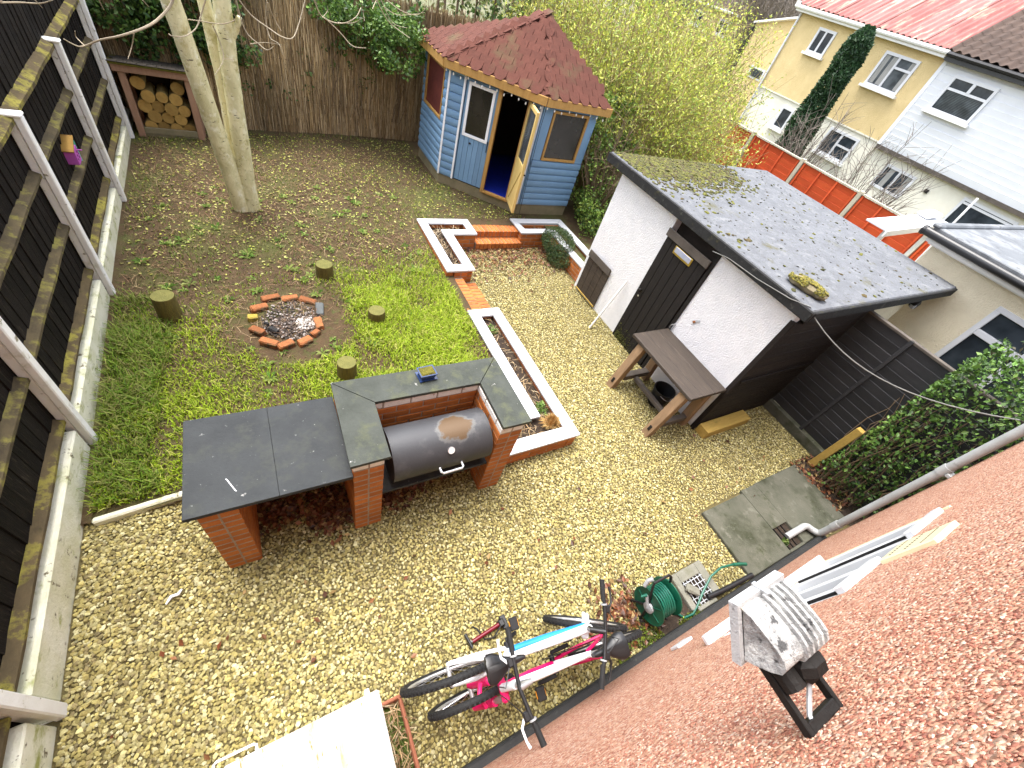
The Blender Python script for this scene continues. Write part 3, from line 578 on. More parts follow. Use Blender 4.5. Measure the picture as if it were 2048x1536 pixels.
# ---------------------------------------------------------------- bricks, laid one by one
def unit(name, d, ch, m):
    o = MB().box((0, 0, 0), d, None, ch).build(name, m); me = o.data; bpy.data.objects.remove(o); return me
BR = unit('brick', (.215, .1025, .065), .005, 'brick'); BRW = unit('brick', (.215, .1025, .065), .005, 'brick_white')
def lay(parent, p0, p1, z0, courses, start=0, th=.1025, top_white=False, mortar=True, step=.075, name='brick'):
    """one leaf of brickwork along the centre line p0-p1"""
    p0, p1 = Vector((*p0, 0)), Vector((*p1, 0)); d = p1-p0; L = d.length; d.normalize(); ang = math.atan2(d.y, d.x)
    for c in range(courses):
        e = [0.]; s = .1125 if (c+start) % 2 else .225
        while s < L-.06: e.append(s); s += .225
        e.append(L)
        for a, b in zip(e[:-1], e[1:]):
            l = b-a-.010; q_ = p0+d*(a+b)/2
            place(name, BRW if top_white and c == courses-1 else BR, parent, (q_.x, q_.y, z0+c*step+.0325+.005), (random.uniform(-.006, .006), random.uniform(-.004, .004), ang+random.uniform(-.006, .006)), (l/.215, th/.1025*random.uniform(.985, 1.01), 1))
    if mortar:
        n = Vector((-d.y, d.x, 0)); q_ = (p0+p1)/2
        MB().box((q_.x, q_.y, z0+courses*step/2), (L-.016, th-.01, courses*step-.004), Matrix.Rotation(ang, 3, 'Z')).build('mortar', 'mortar', parent)
# ---------------------------------------------------------------- brick barbecue
t = thing('brick_barbecue', 'brick barbecue with dark slate worktops standing on the gravel', 'barbecue', (.5, 1.9, 0))
for x0, n_ in ((-.64, 12), (.27, 14), (1.43, 14)):
    for k in (0, 1):
        xc = x0+.053+k*.1095; lay(t, (xc, 1.53), (xc, 2.24), 0, n_, k, th=.105, top_white=(n_ == 14), mortar=False)
    MB().b2((x0+.005, 1.536, 0), (x0+.21, 2.235, n_*.075-.004)).build('mortar', 'mortar', t)
for yc, st in ((2.08, 0), (2.19, 1)): lay(t, (.49, yc), (1.43, yc), 0, 14, st, top_white=True)
lay(t, (-.42, 2.19), (.27, 2.19), 0, 12, 1)
# slate tops; the long counter is two slabs with a seam
def slab(poly, z, th, m, name, par):
    o = MB().prism([(x, y, z-th) for x, y in poly], (0, 0, th)).build(name, m, par)
    bv = o.modifiers.new('bevel', 'BEVEL'); bv.width = .0025; bv.segments = 2; return o
slab([(-.7, 1.525), (-.1885, 1.522), (-.1885, 2.27), (-.69, 2.275)], .945, .035, 'slate', 'counter_slab', t)
slab([(-.187, 1.522), (.268, 1.52), (.268, 2.268), (-.187, 2.27)], .945, .035, 'slate', 'counter_slab', t)
slab([(.25, 1.515), (.525, 1.52), (.535, 2.02), (.265, 2.285)], 1.088, .03, 'slate_mossy', 'top_slab', t)
slab([(.268, 2.288), (.538, 2.023), (1.43, 2.02), (1.69, 2.29)], 1.088, .03, 'slate_mossy', 'top_slab', t)
slab([(1.434, 2.018), (1.432, 1.525), (1.70, 1.52), (1.694, 2.286)], 1.088, .03, 'slate_mossy', 'top_slab', t)
slab([(.487, 1.56), (1.436, 1.56), (1.436, 2.03), (.487, 2.03)], .5, .03, 'slate', 'shelf', t)
s_ = MB()
for k in range(6): s_.beam((-.47+.01*k*.8, 1.74-.018*k, .9455), (-.47+.01*(k+1)*.8+.004, 1.74-.018*(k+1), .9455), .006, .001)
s_.build('scratch', 'coping', t)
# barrel grill on its shelf
gx0, gx1, gy, gz_, gr = .565, 1.395, 1.735, .752, .222
g = thing('barrel_grill', 'black steel barrel grill with a rusty patch on its lid', 'grill', (.98, gy, .5))
def drum(a0, a1, n=20, x0=gx0, x1=gx1, r=gr, th=.006):
    m_ = MB(); A = [a0+(a1-a0)*i/n for i in range(n+1)]
    P = [[(x, gy+math.cos(a)*rr, gz_+math.sin(a)*rr) for a in A] for x in (x0, x1) for rr in (r, r-th)]
    m_.v = [p for q_ in P for p in q_]; k = n+1
    for i in range(n): m_.f += [(i, i+1, 2*k+i+1, 2*k+i), (k+i, 3*k+i, 3*k+i+1, k+i+1), (i, k+i, k+i+1, i+1), (2*k+i, 2*k+i+1, 3*k+i+1, 3*k+i)]
    m_.f += [(0, 2*k, 3*k, k), (n, k+n, 3*k+n, 2*k+n)]; return m_
D = math.radians
lid = drum(D(-30), D(196), 30).build('lid', 'steel_drum', g, True)
drum(D(197), D(329), 24, r=gr-.002).build('body', 'steel_drum', g, True)
for x, s in ((gx0, 1), (gx1, -1)):
    MB().lathe((x+.004*s, gy, gz_), (s, 0, 0), [(gr-.008, 0), (gr-.008, .006)], 36).build('end_plate', 'black_plastic', g, True)
MB().tube([(.93, gy-.222, gz_-.015), (.93, gy-.262, gz_-.02), (.945, gy-.275, gz_-.022), (1.105, gy-.275, gz_-.022), (1.12, gy-.262, gz_-.02), (1.12, gy-.222, gz_-.015)], .0105, 10).build('handle', 'alloy', lid, True)
a = D(128+35)
a = D(148); n_ = Vector((0, math.cos(D(150)), math.sin(D(150))))
n_ = Vector((0, -math.cos(D(38)), math.sin(D(38)))); c_ = Vector((1.02, gy, gz_))+n_*gr
dl = MB().lathe(c_, n_, [(.03, 0), (.031, .012), (.027, .014)], 24).build('thermometer', 'chrome', lid, True)
MB().lathe(c_+n_*.0135, n_, [(.026, 0), (.026, .0015)], 24).build('dial', 'white_dial', dl)
MB().beam(c_+n_*.016+Vector((-.004, 0, 0)), c_+n_*.016+Vector((.014, .006, .008)), .002, .001).build('needle', 'black_plastic', dl)
for x in (.7, 1.26): MB().b2((x-.02, gy-.12, .499), (x+.02, gy+.12, gz_-gr+.045)).build('foot', 'black_iron', g)
MB().cyl((gx0-.012, gy-.05, gz_+.04), (gx0+.0, gy-.05, gz_+.04), .012, n=10).build('vent_knob', 'chrome', g)
# glazed pot on the top slab
p = thing('bonsai_pot', 'small dark blue glazed pot of moss on the slate top', 'pot', (1.0, 2.2, 1.09))
R = Matrix.Rotation(.06, 3, 'Z')
def fr(z0, z1, a0, b0, a1, b1, nm, m_, par):
    P0 = [R @ Vector((x*a0, y*b0, 0))+Vector((1.0, 2.19, z0)) for x, y in ((-1, -1), (1, -1), (1, 1), (-1, 1))]; P1 = [R @ Vector((x*a1, y*b1, 0))+Vector((1.0, 2.19, z1)) for x, y in ((-1, -1), (1, -1), (1, 1), (-1, 1))]
    return MB().add(P0+P1, [(3, 2, 1, 0), (4, 5, 6, 7), (0, 1, 5, 4), (1, 2, 6, 5), (2, 3, 7, 6), (3, 0, 4, 7)]).build(nm, m_, par)
fr(1.089, 1.102, .074, .056, .078, .06, 'saucer', 'pot_blue', p); fr(1.1025, 1.15, .055, .042, .068, .053, 'body', 'pot_blue', p); fr(1.1505, 1.158, .072, .057, .072, .057, 'rim', 'pot_blue', p); fr(1.1585, 1.168, .062, .047, .05, .038, 'moss', 'moss', p)
# ---------------------------------------------------------------- planters
def coping(par, poly_list, z, th=.028):
    for poly in poly_list: slab(poly, z, th, 'coping', 'coping_stone', par)
def soil(par, rects, z):
    for i, r in enumerate(rects): MB().b2((r[0], r[2], z-.12), (r[1], r[3], z+.002*i)).build('soil', 'soil', par)
def dead_plants(par, rects, z, n, cols, L=.12):
    P, A = [], []
    for k in range(n):
        r = random.choice(rects); P.append((random.uniform(r[0], r[1]), random.uniform(r[2], r[3])))
    P = np.array(P); a = RNG.random(n)*6.283; B = np.c_[P, np.full(n, z+.012)]; d = np.stack([np.cos(a), np.sin(a), RNG.random(n)*.8], 1)*(L*(.4+RNG.random(n)))[:, None]; s = np.stack([-np.sin(a), np.cos(a), 0*a], 1)*.003; mid = B+d*.5+[0, 0, .015]
    V = np.stack([B-s, B+s, mid+s, mid-s, B+d], 1).reshape(-1, 3); b = np.arange(n)[:, None]*5
    tag(np_mesh('dead_stems', V, np.concatenate([b+[0, 1, 2], b+[0, 2, 3], b+[3, 2, 4]], 0), 'grass', par, np.repeat(palette(n, cols, .2), 5, 0)), kind='stuff')
STRAW = [(.42, .3, .16), (.3, .2, .1), (.5, .4, .25), (.2, .13, .07)]
t = thing('planter', 'long low brick planter with white coping beside the barbecue', 'planter', (2.45, 2.8, 0))
ZT = .195; z0 = -.03
lay(t, (2.66, 1.715), (2.66, 3.94), z0, 3, 0); lay(t, (2.32, 2.12), (2.32, 3.94), z0, 3, 1); lay(t, (2.38, 3.9), (2.6, 3.9), z0, 3, 0); lay(t, (1.66, 1.765), (2.6, 1.765), z0, 3, 1); lay(t, (1.7, 2.17), (2.27, 2.17), z0, 3, 0)
zc = .222
coping(t, [[(2.585, 1.86), (2.585, 2.9), (2.735, 2.9), (2.735, 1.71)], [(2.585, 2.903), (2.585, 3.805), (2.73, 3.955), (2.735, 2.903)], [(2.581, 3.81), (2.4, 3.81), (2.255, 3.955), (2.726, 3.958)], [(2.251, 3.951), (2.396, 3.806), (2.396, 2.065), (2.251, 2.21)],
           [(2.392, 2.061), (1.66, 2.061), (1.66, 2.206), (2.247, 2.206)], [(2.581, 1.856), (2.731, 1.706), (2.3, 1.703), (2.3, 1.856)], [(2.297, 1.856), (2.297, 1.703), (1.655, 1.7), (1.655, 1.856)]], zc)
RS = [(2.375, 2.6, 1.83, 3.85), (1.66, 2.42, 1.83, 2.1)]; soil(t, RS, .13); dead_plants(t, [(2.42, 2.57, 1.9, 3.78), (2.42, 2.57, 1.9, 3.78), (1.75, 2.3, 1.88, 2.04)], .13, 230, STRAW, .1)
pl = tag(leaves('weed', clumps(0, [((2.45, 2.15, .16), (2.54, 2.25, .2), 3), ((2.44, 3.5, .15), (2.54, 3.65, .18), 3)], (.06, .06, .04), 40), .04, [(.12, .22, .04), (.2, .3, .08)]), 'small green weeds in the long planter by the barbecue', 'weed', kind='stuff')
q_ = thing('ornamental_grass', 'tuft of dry tan ornamental grass in the corner of the long planter', 'plant', (2.5, 1.97, .13))
n = 420; a = RNG.random(n)*6.283; r = RNG.random(n)*.12; B = np.stack([2.5+np.cos(a)*.03, 1.97+np.sin(a)*.03, 0*a+.13], 1); d = np.stack([np.cos(a)*r*1.2, np.sin(a)*r*.8, .16-r*.8], 1); s = np.stack([-np.sin(a), np.cos(a), 0*a], 1)*.0022
V = np.stack([B-s, B+s, B+d*.6+[0, 0, .03]+s, B+d*.6+[0, 0, .03]-s, B+d*1.1], 1).reshape(-1, 3); b = np.arange(n)[:, None]*5
np_mesh('blades', V, np.concatenate([b+[0, 1, 2], b+[0, 2, 3], b+[3, 2, 4]], 0), 'grass', q_, np.repeat(palette(n, [(.5, .3, .1), (.4, .22, .07), (.58, .42, .18)], .2), 5, 0))
t = thing('planter', 'L-shaped brick planter with white coping left of the back steps', 'planter', (2.5, 5.4, 0))
zc = .305; lay(t, (2.62, 4.79), (2.62, 5.78), -.03, 4, 0); lay(t, (2.29, 4.75), (2.29, 6.18), -.03, 4, 1); lay(t, (2.35, 4.79), (2.57, 4.79), -.03, 4, 0); lay(t, (2.68, 5.785), (3.12, 5.785), -.03, 4, 1); lay(t, (2.35, 6.13), (3.12, 6.13), -.03, 4, 0); lay(t, (3.06, 5.84), (3.06, 6.08), -.03, 4, 1)
coping(t, [[(2.235, 4.74), (2.235, 6.19), (2.375, 6.05), (2.375, 4.9)], [(2.238, 6.194), (3.13, 6.2), (3.0, 6.055), (2.378, 6.053)], [(3.134, 6.197), (3.13, 5.725), (3.0, 5.865), (3.003, 6.052)],
           [(3.126, 5.722), (2.693, 5.722), (2.54, 5.865), (2.997, 5.862)], [(2.535, 5.862), (2.69, 5.719), (2.685, 4.742), (2.535, 4.9)], [(2.238, 4.737), (2.378, 4.897), (2.532, 4.897), (2.682, 4.738)]], zc)
soil(t, [(2.34, 2.57, 4.84, 6.08), (2.5, 3.01, 5.83, 6.08)], .2); dead_plants(t, [(2.39, 2.52, 4.92, 6.0), (2.5, 2.95, 5.88, 6.03)], .2, 190, STRAW+[(.6, .5, .35)], .11)
t = thing('planter', 'L-shaped brick planter with white coping between the steps and the shed', 'planter', (4.6, 5.6, 0))
lay(t, (4.02, 5.82), (4.6, 5.82), -.03, 4, 0); lay(t, (4.07, 5.875), (4.07, 6.08), -.03, 4, 0); lay(t, (4.02, 6.14), (5.12, 6.14), -.03, 4, 1); lay(t, (4.71, 4.62), (4.71, 5.78), -.03, 4, 0); lay(t, (5.08, 4.62), (5.08, 6.08), -.03, 4, 1)
coping(t, [[(4.01, 5.765), (4.01, 6.25), (4.12, 6.1), (4.15, 5.905)], [(4.013, 6.253), (5.14, 6.253), (5.0, 6.1), (4.123, 6.103)], [(5.143, 6.25), (5.143, 4.6), (5.003, 4.6), (5.003, 6.098)], [(4.013, 5.762), (4.153, 5.902), (4.79, 5.902), (4.65, 5.762)], [(4.652, 5.758), (4.792, 5.898), (4.79, 4.6), (4.652, 4.6)]], zc)
soil(t, [(4.13, 5.02, 5.88, 6.09), (4.77, 5.02, 4.62, 5.9)], .2); dead_plants(t, [(4.16, 4.95, 5.92, 6.07)], .2, 90, STRAW, .08)
# brick steps (bricks on edge)
BE = unit('brick', (.215, .065, .1025), .005, 'brick')
t = thing('brick_steps', 'two brick-on-edge steps at the back between the white planters', 'steps', (3.55, 5.9, 0))
def edge_row(par, x, y, z, n, along, step=.075):
    for k in range(n):
        px, py = (x+k*step, y) if along == 'x' else (x, y+k*step)
        place('brick', BE, par, (px, py, z-.051), (random.uniform(-.015, .015), random.uniform(-.015, .015), (math.pi/2 if along == 'x' else 0)+random.uniform(-.015, .015)), (1, 1, 1))
edge_row(t, 3.17, 5.8, .14, 12, 'x'); edge_row(t, 3.17, 6.0, .255, 12, 'x')
lay(t, (3.13, 5.75), (4.02, 5.75), -.045, 1, 0); lay(t, (3.13, 5.945), (4.02, 5.945), .075, 1, 1)
MB().b2((3.13, 5.72, -.05), (4.01, 5.9, .132)).build('mortar', 'mortar', t); MB().b2((3.13, 5.901, -.05), (4.01, 6.1, .247)).build('mortar', 'mortar', t)
t = thing('brick_steps', 'two narrow brick-on-edge steps from the gravel up to the lawn', 'steps', (2.5, 4.4, 0))
edge_row(t, 2.60, 4.07, .1, 9, 'y'); edge_row(t, 2.385, 4.0, .185, 10, 'y')
MB().b2((2.49, 3.96, -.05), (2.70, 4.72, .092)).build('mortar', 'mortar', t); MB().b2((2.28, 3.96, -.05), (2.489, 4.75, .177)).build('mortar', 'mortar', t)
# clipped evergreen mound in the corner planter
t = thing('evergreen_mound', 'dark green needly mound spilling over the corner planter', 'shrub', (4.62, 5.55, .2))
P = np.concatenate([cloud(5200, (4.62, 5.45, .3), (.3, .36, .24), 1), cloud(2600, (4.56, 5.22, .16), (.22, .28, .17), 1)]); P = P[P[:, 2] > .02]
leaves('needles', P, .034, [(.03, .07, .02), (.05, .1, .028), (.022, .045, .016), (.07, .12, .03), (.1, .12, .035)], parent=t, asp=.3)
mb = MB()
for k in range(9): a = k*.7; mb.tube([(4.7, 5.5, .16), (4.64+.12*math.cos(a), 5.42+.15*math.sin(a), .3), (4.6+.22*math.cos(a), 5.36+.26*math.sin(a), .33)], [.012, .008, .004], 5)
mb.build('stem', 'twig_brown', t)
# edging strip at the front of the lawn
tag(MB().beam((-1.46, 2.2, .03), (-.72, 2.27, .04), .05, .09, ch=.012).build('lawn_edging', 'gravel_board'), 'mossy white edging strip between lawn and gravel', 'edging')
# ---------------------------------------------------------------- fire pit
sh = MB()
n = 30; sh.v = [(.13, 4.17, .142)]+[(.13+.33*math.cos(6.283*i/n), 4.17+.37*math.sin(6.283*i/n), .118) for i in range(n)]; sh.f = [(0, 1+i, 1+(i+1) % n) for i in range(n)]
tag(sh.build('ash_bed', 'ash'), 'grey ash and dirt inside the brick fire ring', 'ash', kind='stuff')
n = 900; a = RNG.random(n)*6.283; r = RNG.random(n)**.6; Pp = np.stack([.13+np.cos(a)*r*.3, 4.17+np.sin(a)*r*.34, .14+RNG.random(n)*.012], 1)
tag(stones('ash_crumbs', Pp, .008+.006*RNG.random(n), [(.08, .06, .045), (.04, .03, .025), (.12, .085, .065), (.25, .22, .2), (.03, .025, .02)]), 'crumbs of charcoal and pale ash in the fire ring', 'ash', kind='stuff')
a = RNG.random(260)*6.283; r = RNG.random(260)**.7; tag(stones('ash_crumbs', np.stack([.27+np.cos(a)*r*.1, 4.07+np.sin(a)*r*.12, .15+RNG.random(260)*.015], 1), .008+.009*RNG.random(260), [(.4, .38, .35), (.28, .25, .22), (.12, .09, .07)]), 'white ash heap on the right of the fire ring', 'ash', kind='stuff')
def px3(x, y, z):   # point of the third survey crop on height z
    X_, Y_ = 440+x*.17578-1024, 540+y*.17578-768; d = Vector(rt)*X_+Vector(dn)*Y_+Vector(fw)*FPX; return Vector((0, 0, CAMH))+d*((z-CAMH)/d.z)
ring = [((345, 455), (540, 400), 'old_brick', 'worn orange brick at the left of the fire ring'), ((470, 340), (680, 290), 'old_brick', 'large mossy brick at the back left of the fire ring'), ((700, 330), (890, 310), 'old_brick', 'flat orange brick at the back of the fire ring'),
        ((900, 325), (1090, 370), 'old_brick', 'long brick at the back right of the fire ring'), ((1130, 385), (1135, 510), 'grey_brick', 'grey faced brick on the right of the fire ring'), ((1110, 540), (1140, 670), 'old_brick', 'clean orange brick on the right of the fire ring below the grey one'),
        ((1050, 740), (1130, 690), 'old_brick', 'broken brick stub at the lower right of the fire ring'), ((890, 840), (1040, 770), 'old_brick', 'bright orange brick at the front right of the fire ring'), ((660, 880), (840, 810), 'old_brick', 'cracked mossy brick at the front of the fire ring'),
        ((460, 790), (660, 850), 'old_brick', 'half sunk red brick at the front left of the fire ring'), ((350, 650), (500, 720), 'old_brick', 'sooty tilted brick at the lower left of the fire ring'), ((310, 540), (430, 530), 'yellow_brick', 'yellow half brick at the far left of the fire ring')]
for a, b, m_, lb in ring:
    p0, p1 = px3(*a, .16), px3(*b, .16); L = max((p1-p0).length, .09); d = (p1-p0).normalized()
    mb = MB().box((0, 0, 0), (L, .085, .07), None, .012); mb.v = [(x+random.uniform(-.006, .006), y+random.uniform(-.006, .006), z+random.uniform(-.005, .005)) for x, y, z in mb.v]
    o = mb.build('loose_brick', m_); c = (p0+p1)/2; o.location = (c.x, c.y, .148); o.rotation_euler = (random.uniform(-.25, .25), random.uniform(-.12, .12), math.atan2(d.y, d.x)); tag(o, lb, 'brick', 'bricks of the fire ring')
for xy, s, lb in (((610, 690), .07, 'burnt black log end inside the fire ring'), ((530, 610), .035, 'small lump of charcoal at the left inside the fire ring')):
    c = px3(*xy, .16); mb = MB().cyl((-s*.7, 0, 0), (s*.7, .01, .01), s*.5, s*.42, 9); o = mb.build('charred_log', 'charcoal'); o.location = c; o.rotation_euler = (0, .2, -.9); tag(o, lb, 'log')
# stump seats
for x, y, zt, r, lb in ((-1.0, 4.45, .37, .105, 'tall mossy log stump standing near the tall fence'), (.545, 3.2, .33, .1, 'log stump nearest the barbecue counter'), (1.06, 4.02, .3, .1, 'log stump right of the fire ring'), (.63, 4.97, .33, .105, 'mossy log stump behind the fire ring')):
    z = float(lz(x, y)); t = thing('log_stump', lb, 'stump', (x, y, z), 'log stumps around the fire ring')
    b_ = MB(); prof = [(r*1.03, z-.05), (r, z+.1), (r*.985, zt-.012), (r*.96, zt)]; b_.lathe((x, y, 0), (0, 0, 1), prof, 22); b_.build('trunk', 'stump_side', t, True)
    MB().lathe((x, y, zt), (0, 0, 1), [(r*.955, .0005), (r*.93, .003)], 22).build('cut_face', 'stump_top', t)
# ---------------------------------------------------------------- blue corner cabin
A = Vector((3.07, 7.60, 0)); B = Vector((4.26, 6.50, 0)); A2 = Vector((3.07, 8.75, 0)); B2 = Vector((5.36, 6.50, 0)); Cc = Vector((5.36, 8.75, 0)); Z0, Z1 = .46, 2.16
t = thing('summer_cabin', 'blue wooden corner cabin with red shingle roof and an open door', 'cabin', (4.2, 7.5, .25))
poly = [A, B, B2, Cc, A2]
MB().prism([(p.x, p.y, .12) for p in poly], (0, 0, Z0-.12-.005)).build('base', 'timber_grey', t)
MB().prism([(p.x+.03*(1 if p.x < 4 else -1), p.y+.03, Z0-.004) for p in poly], (0, 0, .012)).build('floor_mat', 'blue_mat', t)
def wall_frame(P, Q):
    d = (Q-P); L = d.length; d.normalize(); n = Vector((d.y, -d.x, 0)); return d, n, L
def log_board(P, Q, s0, s1, z, h, par, name='log_board', m='blue_paint'):
    d, n, L = wall_frame(P, Q); prof = [(.0, 0), (.022, .006), (.03, h*.3), (.031, h*.6), (.024, h*.88), (.008, h-.002), (0, h-.002)]
    a = P+d*s0; m_ = MB().prism([(a.x+n.x*u, a.y+n.y*u, z+v) for u, v in prof], d*(s1-s0)); return m_.build(name, m, par, True)
def bar(P, Q, s0, s1, z0, z1, off0, off1, name, m, par, ch=.003):
    d, n, L = wall_frame(P, Q); R_ = Matrix((d, n, Vector((0, 0, 1)))).transposed(); c = P+d*(s0+s1)/2+n*(off0+off1)/2; c.z = (z0+z1)/2
    return MB().box(c, (s1-s0, abs(off1-off0), z1-z0), R_, ch).build(name, m, par)
BH = .121
# inner sheathing (dark) for walls
for P, Q, segs in ((A2, A, [(0, 1.15, Z0, 1.28), (0, .12, 1.28, Z1), (1.0, 1.15, 1.28, Z1), (.12, 1.0, 2.06, Z1)]), (A, B, [(0, .30, Z0, Z1), (1.40, 1.62, Z0, Z1), (.3, 1.4, 2.08, Z1)]), (B, B2, [(0, 1.1, Z0, 1.26), (0, .2, 1.26, Z1), (.93, 1.1, 1.26, Z1), (.2, .93, 2.04, Z1)]), (B2, Cc, [(0, 2.25, Z0, Z1)]), (Cc, A2, [(0, 2.29, Z0, Z1)])):
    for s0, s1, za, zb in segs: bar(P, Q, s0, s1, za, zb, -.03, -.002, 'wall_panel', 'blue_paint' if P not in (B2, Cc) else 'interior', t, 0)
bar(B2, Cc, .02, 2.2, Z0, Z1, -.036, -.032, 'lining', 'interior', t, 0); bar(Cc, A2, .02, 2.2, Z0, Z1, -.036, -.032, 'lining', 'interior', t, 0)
# left wall
for k in range(7): log_board(A2, A, 0, 1.15, Z0+k*.117, .117, t)
for k in range(7): log_board(A2, A, 1.02, 1.15, 1.28+k*.125, .125, t); log_board(A2, A, 0, .11, 1.28+k*.125, .125, t)
# right wall
for k in range(7): log_board(B, B2, 0.02, 1.1, Z0+k*.1145, .1145, t)
bar(B, B2, .0, .19, 1.265, Z1, 0, .016, 'panel', 'blue_paint', t); bar(B, B2, .94, 1.1, 1.265, Z1, 0, .016, 'panel', 'blue_paint', t); bar(B, B2, .19, .94, 2.05, Z1, 0, .016, 'panel', 'blue_paint', t)
def cwin(P, Q, s0, s1, z0, z1, fm, pm, w_=.04):
    o = bar(P, Q, s0, s1, z0, z0+w_, -.02, .03, 'window', fm, t)
    bar(P, Q, s0, s1, z1-w_, z1, -.02, .03, 'frame', fm, o); bar(P, Q, s0, s0+w_, z0+w_, z1-w_, -.02, .03, 'frame', fm, o); bar(P, Q, s1-w_, s1, z0+w_, z1-w_, -.02, .03, 'frame', fm, o)
    bar(P, Q, s0+w_, s1-w_, z0+w_, z1-w_, -.006, .0, 'pane', pm, o, 0); return o
cwin(B, B2, .2, .93, 1.27, 2.04, 'pine', 'pane_cabin'); cwin(A2, A, .12, 1.0, 1.29, 2.05, 'pine', 'interior_red')
# front: boards, closed leaf, jamb, opening
for k in range(14): log_board(A, B, .03, .265, Z0+k*BH, BH, t); log_board(A, B, 1.41, 1.6, Z0+k*BH, BH, t)
for s, z1_ in ((.0, 2.14), (.27, 2.12), (1.585, 2.12)): bar(A, B, s-.005, s+.028, Z0, z1_, .028, .046, 'trim_strip', 'trim_white', t)
bar(A, B, .86, .925, Z0, 2.1, -.01, .05, 'door_jamb', 'pine', t); bar(A, B, 1.365, 1.41, Z0, 2.1, -.03, .035, 'door_jamb', 'pine', t); bar(A, B, .3, 1.41, 2.07, 2.12, -.02, .03, 'door_head', 'blue_paint', t); bar(A, B, .86, 1.41, Z0-.03, Z0+.01, -.02, .05, 'sill', 'pine', t)
dl = bar(A, B, .31, .855, Z0+.01, 2.065, -.02, .0, 'closed_door', 'blue_paint', t)
for k in range(6): bar(A, B, .315+k*.09, .315+(k+1)*.09-.004, Z0+.015, 1.265, .0, .014, 'plank', 'blue_paint', dl, .004)
for s0, s1, z0_, z1_ in ((.315, .36, 1.27, 2.06), (.80, .852, 1.27, 2.06), (.36, .8, 2.0, 2.06)): bar(A, B, s0, s1, z0_, z1_, 0, .014, 'stile', 'blue_paint', dl)
for s0, s1, z0_, z1_ in ((.35, .395, 1.235, 2.025), (.77, .815, 1.235, 2.025), (.395, .77, 1.98, 2.025), (.395, .77, 1.235, 1.28)): bar(A, B, s0, s1, z0_, z1_, .015, .03, 'window_frame', 'trim_white', dl)
bar(A, B, .395, .77, 1.28, 1.98, .003, .008, 'pane', 'pane_cabin', dl, 0)
bar(A, B, .5, .535, 1.13, 1.16, .014, .026, 'latch', 'black_iron', dl); bar(A, B, .825, .835, 1.1, 1.28, .02, .035, 'handle', 'black_iron', dl)
# open leaf, swung out
Hh = A+(B-A).normalized()*1.385; Hh = Hh+Vector((-.01, -.04, 0)); Ff = Vector((3.94, 6.11, 0)); 
od = bar(Hh, Ff, 0, .05, Z0+.02, 2.07, -.02, .02, 'open_door', 'pine_pale', t)
Ld = (Ff-Hh).length
bar(Hh, Ff, Ld-.055, Ld, Z0+.02, 2.07, -.02, .022, 'stile', 'pine_pale', od)
for z in (Z0+.02, 1.2, 2.01): bar(Hh, Ff, .05, Ld-.055, z, z+.06, -.02, .02, 'rail', 'pine_pale', od)
for k in range(5): bar(Hh, Ff, .05+k*(Ld-.105)/5, .05+(k+1)*(Ld-.105)/5-.003, Z0+.08, 1.2, .0, .016, 'plank', 'pine_pale', od)
bar(Hh, Ff, .05, Ld-.055, 1.26, 2.01, .0, .005, 'pane', 'pane_grey', od, 0)
d, n_, L_ = wall_frame(Hh, Ff); p0 = Hh+d*.08-n_*.012; p1 = Hh+d*(Ld-.08)-n_*.012
MB().beam((p0.x, p0.y, Z0+.1), (p1.x, p1.y, 1.16), .022, .07, up=tuple(n_), ch=.003).build('brace', 'timber_yellow', od)
bar(Hh, Ff, Ld-.05, Ld-.01, 1.13, 1.15, -.05, -.02, 'latch', 'black_iron', od)
# roof
ov = .11; ZE = 2.2; AP = Vector((4.6, 7.55, 3.05))
E_ = [Vector((2.93, 8.88, ZE)), Vector((2.93, 7.53, ZE)), Vector((4.2, 6.36, ZE)), Vector((5.5, 6.36, ZE)), Vector((5.5, 8.88, ZE))]
rf = MB(); rf.v = [tuple(p+Vector((0, 0, .03))) for p in E_]+[tuple(AP+Vector((0, 0, .02)))]+[tuple(p) for p in E_]; rf.f = [(i, (i+1) % 5, 5) for i in range(5)]+[(6, 7, 8, 9, 10)[::-1]]+[(i, 6+i, 6+(i+1) % 5, (i+1) % 5) for i in range(5)]
ro = rf.build('roof', 'shingle', t)
for i in range(5):
    P, Q = E_[i], E_[(i+1) % 5]; d = (Q-P).normalized(); n = Vector((d.y, -d.x, 0))*1
    MB().beam(P+Vector((0, 0, -.035))+n*.012, Q+Vector((0, 0, -.035))+n*.012, .022, .125, ch=.004).build('fascia', 'pine', t)
hx = MB(); w_ = .096; hx.prism([(-w_, 0, 0), (-w_, .11, 0), (w_, .11, 0), (w_, 0, 0), (w_*.5, -.075, 0), (-w_*.5, -.075, 0)], (0, 0, .009)); ho_ = hx.build('shingle', 'shingle', None, centre=False); hme = ho_.data; bpy.data.objects.remove(ho_)
for i in (0, 1, 2):
    P, Q = E_[i]+Vector((0, 0, .034)), E_[(i+1) % 5]+Vector((0, 0, .034)); T_ = AP+Vector((0, 0, .026)); X_ = (Q-P).normalized(); mid = P+X_*(T_-P).dot(X_); up = (T_-mid); H_ = up.length; up.normalize(); N_ = X_.cross(up)
    L_ = (Q-P).length; apx = (T_-P).dot(X_); rowh = .125; nr = int(H_/rowh)+1
    for r_ in range(nr):
        yv = r_*rowh+.035; f = yv/H_; xa = apx*f; xb = L_+(apx-L_)*f; x = -.3+(.1 if r_ % 2 else 0)
        while x < xb+.04:
            if xa+.015 < x < xb-.015:
                o = bpy.data.objects.new('shingle', hme); COL.objects.link(o); o.parent = ro
                c = P+X_*x+up*yv+N_*.006
                Rm = Matrix((X_, up, N_)).transposed() @ Matrix.Rotation(math.radians(4.), 3, 'X'); o.matrix_local = Matrix.Translation(c-Vector(ro['_w'])) @ Rm.to_4x4()
            x += .2
